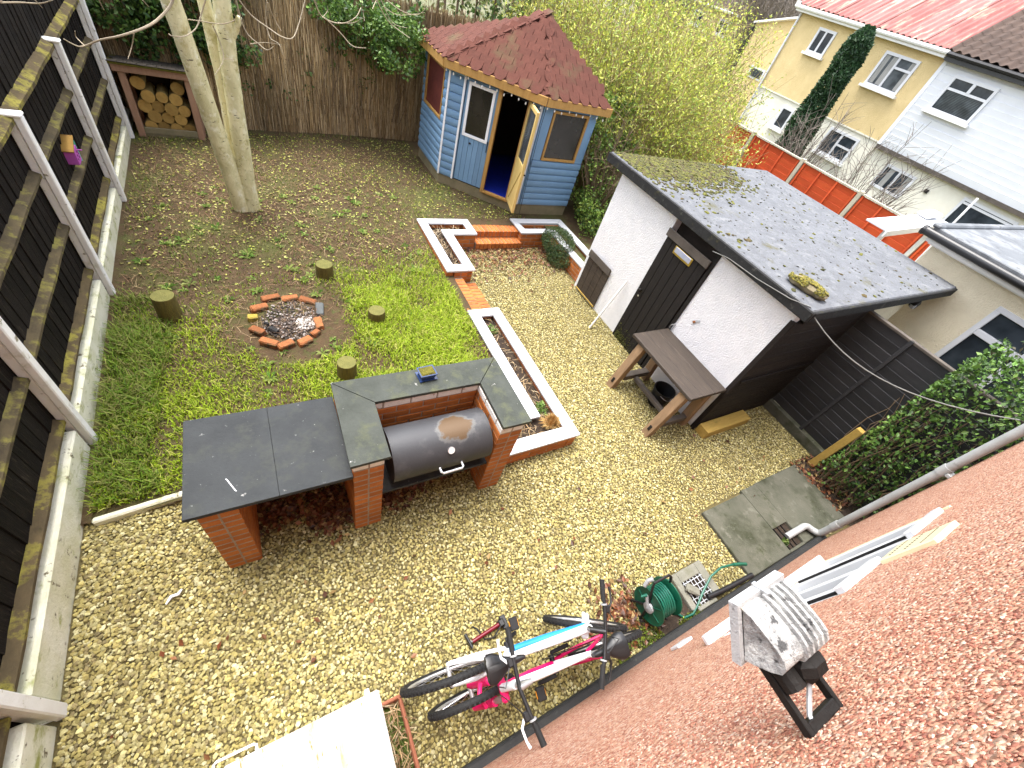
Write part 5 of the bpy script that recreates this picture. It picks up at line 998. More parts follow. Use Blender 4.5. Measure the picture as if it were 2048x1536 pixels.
# ---------------------------------------------------------------- two bicycles leaning on the pink wall
def xf(mb, Mx): mb.v = [tuple(Mx @ Vector(p)) for p in mb.v]; return mb
def bike(label, rear, front, lean, steer, R, fr, acc, fork, fork_th, frame_th, ztop, bar_w):
    rear, front = Vector((*rear, 0)), Vector((*front, 0)); d = front-rear; wb = d.length; yaw = math.atan2(d.y, d.x)
    T = Matrix.Translation(rear+Vector((0, 0, .012))) @ Matrix.Rotation(yaw, 4, 'Z') @ Matrix.Rotation(lean, 4, 'X')
    t = thing('bicycle', label, 'bicycle', tuple((rear+front)/2))
    hb, ht = Vector((wb-.14, 0, R+.30)), Vector((wb-.185, 0, R+.42)); ax = (ht-hb).normalized()
    S = Matrix.Translation(hb) @ Matrix.Rotation(steer, 4, ax) @ Matrix.Translation(-hb); TS = T @ S
    bb, st = Vector((wb*.41, 0, R-.03)), Vector((wb*.27, 0, R+.32)); ra = Vector((0, 0, R)); fa = Vector((wb, 0, R))
    def P(mb, Mx, name, m, par=t, smooth=True): return xf(mb, Mx).build(name, m, par, smooth)
    fm = MB(); th = frame_th
    fm.tube([bb, st], th*.75, 12); fm.tube([hb-ax*.01, ht], th*.95, 12)
    fm.tube([st+Vector((.0, 0, -.05)), st.lerp(ht, .5)+Vector((0, 0, -.03)), ht-ax*.03], [th*.75, th*.95, th*1.05], 12)
    fro = P(fm, T, 'frame', fr)
    P(MB().tube([bb, bb.lerp(hb, .5)+Vector((0, 0, -.02)), hb+ax*.01], [th*.9, th*1.2, th*1.1], 12), T, 'down_tube', acc)
    for s in (-1, 1):
        P(MB().tube([bb+Vector((0, s*.02, 0)), Vector((wb*.2, s*.05, R-.02)), ra+Vector((0, s*.062, 0))], th*.5, 8), T, 'chain_stay', acc if acc == 'bike_pink' else fr)
        P(MB().tube([st+Vector((0, s*.02, -.04)), Vector((wb*.12, s*.055, R+.18)), ra+Vector((0, s*.062, 0))], th*.5, 8), T, 'seat_stay', fr if acc != 'bike_pink' else acc)
        # fork legs
        top = hb+Vector((.005, s*.056, -.02)); bot = Vector((wb, s*.062, R))
        P(MB().tube([top, top.lerp(bot, .45)], fork_th*.7, 10), TS, 'fork_stanchion', 'chrome' if fork_th > .02 else fork)
        P(MB().tube([top.lerp(bot, .3 if fork_th > .02 else 0), bot+Vector((-.004, 0, -.01))], [fork_th*1.15, fork_th], 12), TS, 'fork_leg', fork)
    P(MB().box(hb+Vector((0, 0, -.02)), (.05, .16, .04), None, .012), TS, 'fork_crown', fork, smooth=False)
    if fork_th > .02: P(MB().tube([hb.lerp(fa, .42)+Vector((.05, -.065, .02)), hb.lerp(fa, .40)+Vector((.085, 0, .035)), hb.lerp(fa, .42)+Vector((.05, .065, .02))], .016, 8), TS, 'fork_arch', fork)
    def wheel(c, Mx):
        w = P(MB().torus(c, (0, 1, 0), R-.024, .024, 44, 10), Mx, 'wheel', 'rubber')
        kn = MB()
        for k in range(60):
            a = 6.283*k/60
            for s in (-1, 0, 1):
                rr = R-.002-(.006 if s else 0); kn.box(Vector(c)+Vector((math.cos(a+.03*s)*rr, s*.014, math.sin(a+.03*s)*rr)), (.009, .012, .013), Matrix.Rotation(-a, 3, 'Y'))
        P(kn, Mx, 'tread', 'rubber', w, False)
        P(MB().torus(c, (0, 1, 0), R-.052, .011, 44, 8), Mx, 'rim', 'alloy', w)
        P(MB().cyl(Vector(c)-Vector((0, .05, 0)), Vector(c)+Vector((0, .05, 0)), .016, n=12), Mx, 'hub', 'alloy', w)
        sp = MB()
        for k in range(28):
            a = 6.283*k/28; s = .03 if k % 2 else -.03; a2 = a+(.35 if k % 4 < 2 else -.35); sp.tube([Vector(c)+Vector((.016*math.cos(a2), s, .016*math.sin(a2))), Vector(c)+Vector(((R-.055)*math.cos(a), 0, (R-.055)*math.sin(a)))], .0014, 3, False)
        P(sp, Mx, 'spokes', 'chrome', w, False)
        for s in (-1, 1): P(MB().cyl(Vector(c)+Vector((0, s*.06, 0)), Vector(c)+Vector((0, s*.08, 0)), .011, n=8), Mx, 'axle_nut', 'black_plastic', w)
    wheel(ra, T); wheel(fa, TS)
    # seat post and saddle (pear outline, domed)
    sp0 = st+(st-bb).normalized()*.0; sdl = st+(st-bb).normalized()*(ztop-.12-R-.32); P(MB().tube([sp0-(st-bb).normalized()*.03, sdl], .014, 10), T, 'seat_post', 'alloy')
    out = [(-.13, .055), (-.125, .075), (-.09, .083), (-.05, .07), (0, .04), (.05, .024), (.1, .019), (.125, .011)]; sm_ = MB(); lv = [(0.9, -.03), (1, -.012), (.93, .004), (.7, .014), (.25, .02)]
    o = len(out)
    for sc_, h in lv:
        ring_ = [(x*.98+.0, y*sc_) for x, y in out]+[(x*.98, -y*sc_) for x, y in out[::-1]]
        for x, y in ring_: sm_.v.append((sdl.x+.02+x, y, sdl.z+.045+h+.012*(1 if x < -.08 else 0)))
    n_ = 2*o
    for k in range(len(lv)-1):
        for i in range(n_): sm_.f.append((k*n_+i, k*n_+(i+1) % n_, (k+1)*n_+(i+1) % n_, (k+1)*n_+i))
    sm_.f += [tuple(range(n_))[::-1], tuple((len(lv)-1)*n_+i for i in range(n_))]
    P(sm_, T, 'saddle', 'saddle')
    # stem, bar, grips, levers
    zb = ztop; s0 = ht+ax*.015; s1 = Vector((ht.x+.035, 0, zb)); P(MB().tube([ht, s0+ax*max(.02, (zb-s0.z)*.8), s1], .017, 10), TS, 'stem', 'alloy' if acc == 'bike_pink' else 'black_plastic')
    hw = bar_w/2; P(MB().tube([s1+Vector((-.035, -hw, .012)), s1+Vector((-.012, -hw*.45, .01)), s1, s1+Vector((-.012, hw*.45, .01)), s1+Vector((-.035, hw, .012))], .0125, 10), TS, 'handlebar', 'black_plastic')
    for s in (-1, 1):
        e = s1+Vector((-.035, s*hw, .012)); P(MB().tube([e.lerp(s1, -.02), e.lerp(s1, .4)], [.018, .0165], 12), TS, 'grip', 'rubber')
        c = e.lerp(s1, .46); P(MB().tube([c, c.lerp(s1, .06)], .022, 12), TS, 'clamp', 'grey_plastic')
        c = e.lerp(s1, .56); P(MB().box(c+Vector((.02, 0, -.004)), (.05, .05, .028), None, .008), TS, 'lever_mount', 'black_plastic')
        P(MB().tube([c+Vector((.035, 0, -.008)), c+Vector((.065, s*.04, -.018)), c+Vector((.06, s*.1, -.022)), c+Vector((.05, s*.135, -.022))], [.009, .0075, .007, .0085], 8), TS, 'brake_lever', 'black_plastic' if acc != 'bike_pink' else 'trim_white')
        cab = [c+Vector((.04, -s*.02, 0)), c+Vector((.1, -s*.1, .02)), Vector((s1.x+.07, s*.03, s1.z-.06)), Vector((hb.x+.04, s*.02, hb.z+.02))]; P(MB().tube(cab, .0032, 5), TS, 'brake_cable', 'black_plastic')
    # drive
    P(MB().lathe(bb+Vector((0, -.045, 0)), (0, -1, 0), [(.03, 0), (.078, 0), (.078, .004), (.03, .004)], 28), T, 'chainring', 'black_plastic'); P(MB().cyl(bb+Vector((0, -.06, 0)), bb+Vector((0, .06, 0)), .02, n=12), T, 'bottom_bracket', 'black_plastic')
    P(MB().lathe(ra+Vector((0, -.045, 0)), (0, -1, 0), [(.012, 0), (.045, 0), (.03, .016), (.012, .016)], 20), T, 'sprocket', 'black_iron')
    P(MB().tube([bb+Vector((0, -.05, .075)), ra+Vector((0, -.052, .04))], .004, 4), T, 'chain', 'black_iron'); P(MB().tube([bb+Vector((0, -.05, -.075)), ra+Vector((.03, -.052, -.1)), ra+Vector((-.01, -.052, -.045))], .004, 4), T, 'chain', 'black_iron')
    P(MB().beam(ra+Vector((.0, -.065, -.02)), ra+Vector((.03, -.065, -.12)), .02, .03, ch=.005), T, 'derailleur', 'black_plastic', smooth=False)
    for s, a in ((-1, 2.5), (1, 2.5+math.pi)):
        e = bb+Vector((math.cos(a)*.15, s*.085, math.sin(a)*.15)); P(MB().beam(bb+Vector((0, s*.07, 0)), e, .016, .028, up=(0, 1, 0), ch=.005), T, 'crank', 'black_plastic', smooth=False)
        pd = P(MB().box(e+Vector((0, s*.06, 0)), (.07, .09, .022), None, .006), T, 'pedal', 'black_plastic', smooth=False); P(MB().box(e+Vector((.0, s*.06, .0)), (.074, .05, .012), None, .002), T, 'reflector', 'amber', pd, False)
    return t
bike('white and blue mountain bike leaning outermost against the pink wall', (.60, .27), (1.68, .16), math.radians(11), math.radians(-22), .325, 'bike_white', 'bike_blue', 'bike_white', .017, .027, .90, .6)
bike('pink and white bike leaning closest to the pink wall', (1.76, -.07), (.70, .07), math.radians(-6), math.radians(5), .3, 'bike_white', 'bike_pink', 'bike_pink', .026, .026, .9, .6)
# floor pump
p = thing('bicycle_pump', 'dark red floor pump lying on the gravel behind the bikes', 'pump', (1, .36, .03))
MB().cyl((.88, .35, .05), (1.12, .375, .05), .016, n=14).build('barrel', 'bike_red', p, True); MB().cyl((.865, .31, .05), (.845, .42, .05), .012, n=10).build('handle', 'black_plastic', p, True); MB().cyl((.855, .365, .05), (.88, .35, .05), .006, n=8).build('rod', 'chrome', p)
MB().beam((1.12, .375, .045), (1.17, .38, .045), .06, .04, ch=.01).build('base', 'black_plastic', p); MB().b2((1.15, .33, .02), (1.2, .43, .035), .005).build('foot', 'black_plastic', p)
MB().tube([(1.13, .36, .06), (1.05, .31, .03), (.98, .33, .03), (.95, .42, .03), (.92, .45, .03)], .006, 7).build('tube', 'black_plastic', p, True)
o = MB().tube([(-1.02, 1.42, .035), (-.99, 1.46, .04), (-.95, 1.46, .04), (-.93, 1.49, .035)], [.006, .012, .012, .006], 6).build('litter_scrap', 'trim_white'); tag(o, 'small curl of white plastic lying on the left gravel', 'litter')
# ---------------------------------------------------------------- black lap panel fence, hedge, neighbour's extension
t = thing('panel_fence', 'black stained lap panel fence between the outhouse and the hedge', 'fence', (6.2, .6, 0))
for ya, yb in ((.90, 1.43), (-1.0, .86)):
    for k in range(14): MB().beam((6.205, ya, .17+k*.118+.06), (6.205, yb, .17+k*.118+.06), .016, .132, up=(-.12, 0, 1), ch=.003).build('board', 'black_fence', t)
for y in (.88,): MB().b2((6.165, y-.022, .15), (6.2, y+.022, 1.85), .004).build('batten', 'black_fence', t)
MB().b2((6.175, -1, 1.82), (6.245, 1.44, 1.85), .004).build('capping', 'oak_dark', t); MB().b2((6.15, -1, -.05), (6.23, 1.46, .15), .006).build('gravel_board', 'concrete', t)
tag(MB().b2((5.93, .38, -.05), (6.02, .47, .82), .006).build('timber_post', 'timber_yellow'), 'short yellow timber post at the edge of the hedge', 'post')
h = thing('hedge', 'glossy green privet hedge filling the corner beside the pink house', 'hedge', (6.2, -.6, 0))
n = 95000; P = np.stack([RNG.uniform(5.5, 6.6, n), RNG.uniform(-2.4, .46, n), RNG.uniform(.06, 2.45, n)], 1)
dx = P[:, 0]-(5.66+.18*fnoise(P[:, 1], P[:, 2], 2.2, 70)-.06*P[:, 2]); dy = .44-.14*fnoise(P[:, 0], P[:, 2], 2.2, 71)-P[:, 1]; dz = 2.42-.5*fnoise(P[:, 0], P[:, 1], 2.5, 72)-P[:, 2]
d = np.minimum(np.minimum(dx, dy), dz); k = (d > 0) & (RNG.random(n) < np.exp(-d/.12)*.75+.02); P = P[k]
k = (P[:, 2] > .3) | (RNG.random(len(P)) < .3); P = P[k]; print('hedge', len(P))
leaves('leaves', P, .046, [(.05, .11, .018), (.075, .16, .026), (.1, .2, .035), (.035, .075, .014), (.15, .25, .05)], parent=h, up=.5, asp=.62)
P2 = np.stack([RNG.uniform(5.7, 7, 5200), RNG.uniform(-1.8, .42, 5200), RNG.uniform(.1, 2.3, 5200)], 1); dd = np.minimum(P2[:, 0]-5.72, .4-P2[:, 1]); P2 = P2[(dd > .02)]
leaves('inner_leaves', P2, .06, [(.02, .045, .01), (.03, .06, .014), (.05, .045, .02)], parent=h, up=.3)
mb = MB()
for k in range(70):
    x, y = random.uniform(5.8, 6.4), random.uniform(-1.2, .35); p = [Vector((x, y, 0))]
    for j in range(5): p.append(p[-1]+Vector((random.uniform(-.09, .07), random.uniform(-.08, .1), random.uniform(.2, .4))))
    mb.tube(p, [.012, .01, .008, .006, .004, .003], 5)
mb.build('stem', 'twig_brown', h)
# neighbour's cream extension
EX = 8.3
e = thing('house_extension', 'cream rendered flat roofed extension beyond the black fence', 'building', (10, 0, 0))
WY0, WY1, WZ0, WZ1 = -1.0, .88, 1.0, 2.14
for a, b in (((WY1, -.35), (2.0, 2.44)), ((-5, -.35), (WY0, 2.44)), ((WY0, -.35), (WY1, WZ0)), ((WY0, WZ1), (WY1, 2.44))): MB().b2((EX, a[0], a[1]), (EX+.25, b[0], b[1])).build('wall', 'render_cream', e)
MB().b2((EX+.251, 1.76, -.35), (13.2, 1.999, 2.44)).build('wall', 'render_cream', e)
wn = MB().b2((EX-.015, WY0, WZ0), (EX+.06, WY1, WZ0+.07), .005).build('window', 'upvc', e)
for a, b in (((WY0, WZ1-.07), (WY1, WZ1)), ((WY0, WZ0+.07), (WY0+.07, WZ1-.07)), ((WY1-.07, WZ0+.07), (WY1, WZ1-.07)), ((.2, WZ0+.07), (.28, WZ1-.07)), ((.281, 1.72), (WY1-.071, 1.8))): MB().b2((EX-.015, a[0], a[1]), (EX+.06, b[0], b[1]), .005).build('frame', 'upvc', wn)
MB().b2((EX+.03, WY0+.07, WZ0+.07), (EX+.035, .2, WZ1-.07)).build('pane', 'pane_dark', wn); MB().b2((EX+.03, .28, 1.8), (EX+.035, WY1-.07, WZ1-.07)).build('pane', 'pane_dark', wn); MB().b2((EX+.03, .28, WZ0+.07), (EX+.035, WY1-.07, 1.72)).build('pane', 'pane_dark', wn)
MB().b2((EX+.05, .45, WZ0+.07), (EX+.06, .6, WZ1-.1)).build('curtain', 'curtain', wn)
rf = MB().b2((8.12, -5, 2.5), (13.4, 2.12, 2.56), .01).build('roof', 'roof_lead', e)
MB().b2((8.1, 2.05, 2.54), (13.4, 2.16, 2.6), .02).build('kerb', 'roof_lead', rf); MB().b2((8.16, -5, 2.36), (8.19, 2.1, 2.498)).build('fascia', 'fascia_white', rf); MB().b2((8.2, 2.06, 2.36), (13.4, 2.09, 2.498)).build('fascia', 'gutter_black', rf); MB().b2((8.195, -5, 2.34), (8.3, 2.05, 2.36)).build('soffit', 'fascia_white', rf)
MB().tube([(8.1, -5, 2.47), (8.1, 2.17, 2.47)], .055, 10).build('gutter', 'gutter_black', rf, True); MB().lathe((8.1, 2.17, 2.47), (0, 1, 0), [(.065, 0), (.065, .04)], 12).build('gutter_end', 'gutter_black', rf)
s = thing('security_light', 'small black security light under the outhouse roof edge', 'light', (7.3, 1.4, 1.9)); MB().box((7.32, 1.39, 1.88), (.14, .09, .1), Matrix.Rotation(.5, 3, 'Y'), .01).build('housing', 'black_iron', s); MB().b2((7.3, 1.43, 1.9), (7.36, 1.462, 1.96)).build('mount', 'black_iron', s); MB().box((7.27, 1.37, 1.85), (.05, .06, .06), None, .01).build('sensor', 'grey_plastic', s)
c = thing('white_canopy', 'white plastic lean-to roof between outhouse and extension', 'canopy', (9.5, 2.75, -.3))
MB().beam((8.3, 2.78, 2.2), (10.9, 2.9, 2.28), .34, .03, ch=.004).build('roof_sheet', 'upvc', c); MB().beam((8.3, 2.6, 2.16), (10.9, 2.72, 2.24), .03, .1, ch=.004).build('edge_board', 'fascia_white', c)
for x, y in ((8.45, 2.65), (10.7, 2.78)): MB().b2((x-.03, y-.03, -.35), (x+.03, y+.03, 2.18)).build('post', 'fascia_white', c)
o = MB().beam((10.2, 2.95, 2.31), (10.75, 2.95, 2.36), .22, .06, ch=.025).build('folded_cloth', 'trim_white'); tag(o, 'pale folded cloth lying on the white lean-to roof', 'cloth')
o = MB().tube([(11.5, 2.6, -.3), (11.3, 2.7, 1.2), (11.1, 2.75, 2.75)], .02, 8).build('clothes_prop', 'trim_white'); tag(o, 'white clothes prop pole behind the extension roof', 'pole')
# red stained fence
r = thing('red_fence', 'bright red stained panel fence with concrete posts beyond the outhouse', 'fence', (14, 6, -.3))
YS = [1.7, 3.62, 5.54, 7.46, 9.38, 11.3]
for a, b in zip(YS[:-1], YS[1:]):
    for k in range(11): MB().beam((14.0, a+.06, -.17+k*.155+.09), (14.0, b-.06, -.17+k*.155+.09), .014, .168, up=(-.14, 0, 1)).build('board', 'red_fence', r)
    for f in (.02, .35, .67, .98): y = a+.08+(b-a-.16)*f; MB().b2((13.95, y-.022, -.2), (13.975, y+.022, 1.57)).build('batten', 'red_fence', r)
    MB().b2((13.94, a+.06, 1.57), (14.05, b-.06, 1.605)).build('capping', 'timber_yellow' if 0 else 'concrete_post', r); MB().b2((13.97, a+.06, -.35), (14.03, b-.06, -.18)).build('gravel_board', 'concrete_post', r)
for y in YS: MB().b2((13.93, y-.055, -.35), (14.06, y+.055, 1.64), .01).build('post', 'concrete_post', r)
for k in range(11): MB().beam((14.0+.03, 11.36, -.17+k*.155+.09), (12.3, 12.9, -.17+k*.155+.09), .014, .168).build('board', 'red_fence', r)
w_ = thing('washing_line', 'white rope line tied to a red fence post', 'line', (13.9, 9.4, .9)); MB().tube(sag((13.9, 9.38, 1.05), (9.3, 8.6, 1.75), .1), .012, 5).build('rope', 'rope_white', w_); MB().tube([(13.91, 9.36, .95), (13.88, 9.42, 1.1), (13.86, 9.36, 1.2), (13.9, 9.42, 1.0)], .025, 6).build('knot', 'rope_white', w_)
t = thing('old_fence', 'old dark board fence with a mossy rail behind the red fence', 'fence', (16.2, 7, -.35))
y = 1.5
while y < 12.4: MB().b2((16.2, y, -.35), (16.22, y+.19, 1.15+.05*math.sin(y*3)), .003).build('board', 'old_fence', t); y += .2
MB().beam((16.17, 1.5, 1.12), (16.17, 12.4, 1.14), .06, .09).build('rail', 'rail', t)
# ---------------------------------------------------------------- houses beyond
HX, G = 22.0, -.35
def win(par, y0, y1, z0, z1, splits=(), tr=None, pane='pane_dark', x=HX, w=.09, sill=True):
    o = MB().b2((x-.05, y0, z0), (x+.05, y1, z0+w)).build('window', 'upvc', par); f = lambda a, b: MB().b2((x-.05, a[0], a[1]), (x+.05, b[0], b[1])).build('frame', 'upvc', o)
    f((y0, z1-w), (y1, z1)); f((y0, z0+w), (y0+w, z1-w)); f((y1-w, z0+w), (y1, z1-w))
    for s in splits: MB().b2((x-.047, s-w*.45, z0+w), (x+.047, s+w*.45, z1-w)).build('frame', 'upvc', o)
    if tr: MB().b2((x-.044, tr[0], tr[2]-w*.4), (x+.044, tr[1], tr[2]+w*.4)).build('frame', 'upvc', o)
    MB().b2((x-.012, y0+w, z0+w), (x, y1-w, z1-w)).build('pane', pane, o)
    if sill: MB().b2((x-.16, y0-.08, z0-.09), (x-.0, y1+.08, z0-.002)).build('sill', 'fascia_white', o)
    return o
y = thing('yellow_house', 'yellow rendered house with a faded red roof', 'house', (HX+3, 12.8, G))
MB().b2((HX, 9.55, 2.06), (HX+7, 16.0, 4.86)).build('upper_wall', 'render_yellow', y); MB().b2((HX+.04, 9.55, G), (HX+7, 16.0, 2.055)).build('lower_wall', 'render_offwhite', y)
MB().b2((HX-.015, 9.55, 2.02), (HX+.03, 16.0, 2.07)).build('band', 'render_offwhite', y)
w1 = win(y, 13.86, 14.72, 3.68, 4.52, (14.3,), None, 'pane_dark'); w2 = win(y, 10.2, 11.58, 3.42, 4.5, (10.95,), (10.2, 10.95, 4.13), 'pane_grey')
for a, b in ((10.98, 11.2), (11.3, 11.48), (10.3, 10.45)): MB().b2((HX-.016, a, 3.53), (HX-.0125, b, 4.4)).build('curtain', 'curtain', w2)
win(y, 13.55, 14.2, .92, 1.78, (), None, x=HX+.04); win(y, 10.2, 11.6, .9, 1.85, (10.95,), (10.2, 10.95, 1.4), x=HX+.04)
MB().cyl((HX-.06, 15.9, G), (HX-.06, 15.9, 4.8), .045, n=10).build('downpipe', 'upvc', y); MB().tube([(HX-.3, 9.5, 4.9), (HX-.3, 16.15, 4.88)], .07, 8).build('gutter', 'fascia_white', y); MB().b2((HX-.27, 9.55, 4.75), (HX-.0, 16.1, 4.95)).build('fascia', 'fascia_white', y)
sl = Vector((4.4, 0, 2.5)); 
def corr(y0, y1, x0, z0, run, rise, pitch, amp, name, m, par, n=8):
    mb = MB(); ny = int((y1-y0)/pitch*n); k = 0
    for i in range(ny+1):
        yy = y0+(y1-y0)*i/ny; dz = amp*math.sin(2*math.pi*i/n); mb.v += [(x0, yy, z0+dz), (x0+run, yy, z0+rise+dz)]
    mb.f = [(2*i, 2*i+1, 2*i+3, 2*i+2) for i in range(ny)]; return mb.build(name, m, par, True)
for k in range(7): corr(9.56+k*.94, 9.56+(k+1)*.94, HX-.33, 4.98+.003*(k % 2), 4.6, 2.7, .235, .03, 'roof_sheet', 'roof_red', y)
MB().prism([(HX, 9.56, 4.86), (HX+8.5, 9.56, 4.86), (HX+4.3, 9.56, 7.55)], (0, 6.4, 0)).build('roof_body', 'render_yellow', y)
MB().b2((HX-.34, 15.99, 4.85), (HX-.28, 16.2, 5.05)).build('barge_end', 'fascia_white', y)
h = thing('white_house', 'white boarded house with brown tiled roof beside the yellow house', 'house', (HX+3, 6, G))
MB().b2((HX, -2, 2.0), (HX+7, 9.53, 4.78)).build('upper_wall', 'clad_white', h); MB().b2((HX+.15, -2, G), (HX+7, 9.53, 1.998)).build('lower_wall', 'render_offwhite', h)
for k in range(14): MB().beam((HX-.015, -2, 2.0+k*.2+.1), (HX-.015, 9.5, 2.0+k*.2+.1), .026, .215, up=(-.2, 0, 1)).build('cladding_board', 'clad_white', h)
MB().b2((HX-.06, -2, 1.86), (HX+.16, 9.5, 1.985)).build('band', 'oak_dark', h)
MB().b2((HX-.05, 9.42, 2.0), (HX-.02, 9.55, 4.7)).build('corner_trim', 'clad_white', h)
w3 = win(h, 7.44, 8.9, 3.42, 4.48, (), (7.44, 8.9, 4.1), x=HX-.05); MB().b2((HX-.11, 8.1, 4.13), (HX-.04, 8.2, 4.4)).build('mullion', 'upvc', w3)
bl = MB()
for k in range(14): bl.b2((HX-.068, 7.6, 3.54+k*.037), (HX-.0635, 8.75, 3.555+k*.037))
bl.build('blind', 'pane_grey', w3)
w4 = win(h, 7.5, 8.75, .75, 1.58, (8.1,), None, 'pane_dark', x=HX+.15, sill=False)
for a, b in ((7.62, 7.78), (8.3, 8.5)): MB().b2((HX+.134, a, .84), (HX+.137, b, 1.48)).build('curtain', 'curtain', w4)
win(h, 4.0, 5.8, .5, 1.7, (), (4.0, 5.8, 1.55), x=HX+.15, sill=False); MB().b2((HX+.08, 6.85, 1.3), (HX+.15, 6.98, 1.42)).build('wall_lamp', 'black_iron', h)
MB().tube([(HX-.35, -2, 4.86), (HX-.35, 9.5, 4.88)], .07, 8).build('gutter', 'gutter_black', h); MB().b2((HX-.31, -2, 4.7), (HX-.02, 9.5, 4.93)).build('fascia', 'gutter_black', h)
for k in range(13):
    x0 = HX-.36+k*.36; corr(-2, 9.53, x0, 4.99+k*.211, .40, .222, .3, .035, 'tile_course', 'roof_tile', h, 6)
MB().prism([(HX, -2, 4.79), (HX+8.5, -2, 4.79), (HX+4.3, -2, 7.3)], (0, 11.5, 0)).build('roof_body', 'roof_tile', h)
MB().b2((HX+3.2, 9.2, 6.6), (HX+4.0, 9.9, 8.2)).build('chimney', 'old_brick', h)
g = thing('yellow_wing', 'yellow gabled outbuilding left of the yellow house', 'building', (27, 19.5, G))
MB().prism([(25, 17.2, G), (25, 20.2, G), (25, 20.2, 4.0), (25, 17.2, 4.85)], (6, 0, 0)).build('wall', 'render_yellow', g); MB().beam((24.95, 20.4, 4.02), (24.95, 17.1, 4.95), .25, .08).build('verge', 'fascia_white', g); MB().cyl((24.9, 20.3, G), (24.9, 20.3, 4.0), .07, n=8).build('downpipe', 'black_plastic', g)
b = MB().beam((24.97, 18.2, 2.2), (24.97, 19.2, 2.2), .06, .5).build('window', 'upvc', g); MB().beam((24.93, 18.3, 2.2), (24.93, 19.1, 2.2), .03, .34).build('pane', 'pane_dark', b)
f = thing('far_house', 'distant cream house with a brown roof above the shrubs', 'house', (42, 37, G))
MB().b2((40, 33.5, G), (48, 44, 4.2)).build('wall', 'render_yellow', f); MB().prism([(39.6, 33.2, 4.21), (48.4, 33.2, 4.21), (44, 33.2, 7.2)], (0, 11.2, 0)).build('roof', 'roof_tile', f)
for yy in (35.2, 38.6, 41.5): win(f, yy, yy+1.3, 2.6, 3.7, (yy+.65,), x=40, w=.14)
MB().tube([(39.6, 33.2, 4.2), (39.6, 44.3, 4.2)], .1, 6).build('gutter', 'fascia_white', f); MB().cyl((39.9, 33.6, G), (39.9, 33.6, 4.2), .1, n=6).build('downpipe', 'fascia_white', f)
# ---------------------------------------------------------------- trees and shrubs
def at_y(px, py, Y):
    d = Vector(rt)*(px-1024)+Vector(dn)*(py-768)+Vector(fw)*FPX; return Vector((0, 0, CAMH))+d*(Y/d.y)
t = thing('birch_tree', 'pale barked bare tree with three trunks on the back lawn', 'tree', (-.2, 6.7, .15))
def trunk(P, r, name='trunk'):
    pts = smooth_path(P, 6); n = len(pts); rs = [r[0]+(r[1]-r[0])*(i/(n-1))+(.04*math.exp(-i*.7) if name == 'trunk' else 0) for i in range(n)]
    m_ = MB().tube(pts, rs, 14); m_.v = [(x+random.uniform(-.004, .004), y+random.uniform(-.004, .004), z) for x, y, z in m_.v]; return m_.build(name, 'bark', t, 'all')
trunk([(-.17, 6.66, .08), (-.2, 6.64, .4), (-.27, 6.6, 1.1), (-.34, 6.54, 1.8), (-.42, 6.48, 2.6), (-.55, 6.4, 3.6), (-.7, 6.3, 4.8)], (.115, .075))
trunk([(-.07, 6.66, .08), (-.06, 6.66, .5), (-.03, 6.66, 1.2), (.0, 6.66, 1.8), (.06, 6.66, 2.6), (.15, 6.65, 3.6), (.3, 6.6, 5.0)], (.11, .072))
trunk([(-.14, 6.78, .08), (-.13, 6.79, .6), (-.11, 6.8, 1.2), (-.1, 6.8, 1.8), (-.12, 6.85, 2.6), (-.1, 6.95, 3.6), (.0, 7.1, 4.8)], (.085, .055))
trunk([(.07, 6.65, 2.15), (.13, 6.63, 2.25), (.19, 6.6, 2.38)], (.035, .028), 'cut_branch')
bm = MB()
TW = [([(350, -60), (345, 2), (320, 35), (290, 55), (240, 72), (200, 80), (165, 93), (145, 88), (128, 78)], .013, .005, 6.1), ([(268, 66), (264, 92), (256, 118)], .005, .003, 6.1), ([(170, 92), (152, 74), (150, 62)], .005, .003, 6.1),
      ([(420, -30), (405, 20), (393, 55), (370, 72), (345, 72), (338, 68)], .007, .004, 6.3), ([(330, 12), (360, 35), (400, 42), (445, 48), (470, 40)], .006, .004, 6.4), ([(425, 50), (440, 85), (447, 118), (430, 150)], .006, .003, 6.3), ([(448, 118), (470, 118)], .003, .002, 6.3),
      ([(465, -20), (500, 28), (540, 58), (565, 74), (585, 76), (597, 50), (610, 0)], .008, .004, 6.2), ([(470, -10), (490, 60), (520, 90), (535, 100), (548, 92)], .007, .003, 6.25), ([(533, 0), (532, 40), (540, 75), (558, 88), (566, 110)], .005, .003, 6.2), ([(535, 5), (550, 40), (563, 62)], .004, .002, 6.2), ([(500, 88), (530, 85), (565, 90)], .004, .002, 6.25),
      ([(622, -20), (640, 28), (665, 44), (690, 46), (712, 34), (722, 15)], .007, .003, 6.0), ([(650, 36), (680, 65), (705, 92), (732, 96)], .006, .003, 6.0), ([(645, 35), (655, 22), (655, 12)], .003, .002, 6.0), ([(675, 45), (705, 46), (725, 36)], .004, .002, 6.0), ([(722, 0), (726, 22), (729, 42)], .003, .002, 6.0),
      ([(748, -10), (775, 40), (800, 62), (820, 76)], .006, .003, 5.9), ([(760, -5), (785, 45), (815, 56)], .005, .002, 5.9), ([(765, -8), (800, 20), (835, 30), (855, 12)], .005, .002, 5.9), ([(770, 15), (795, 30), (830, 28), (850, 25)], .004, .002, 5.9), ([(745, 18), (752, 2), (760, -8)], .004, .003, 5.9),
      ([(0, 5), (40, 5), (80, 7), (105, 0)], .006, .004, 5.6), ([(70, 0), (85, 16)], .003, .002, 5.6), ([(285, 0), (298, 14)], .004, .002, 5.8), ([(195, -5), (208, 20)], .004, .003, 5.8)]
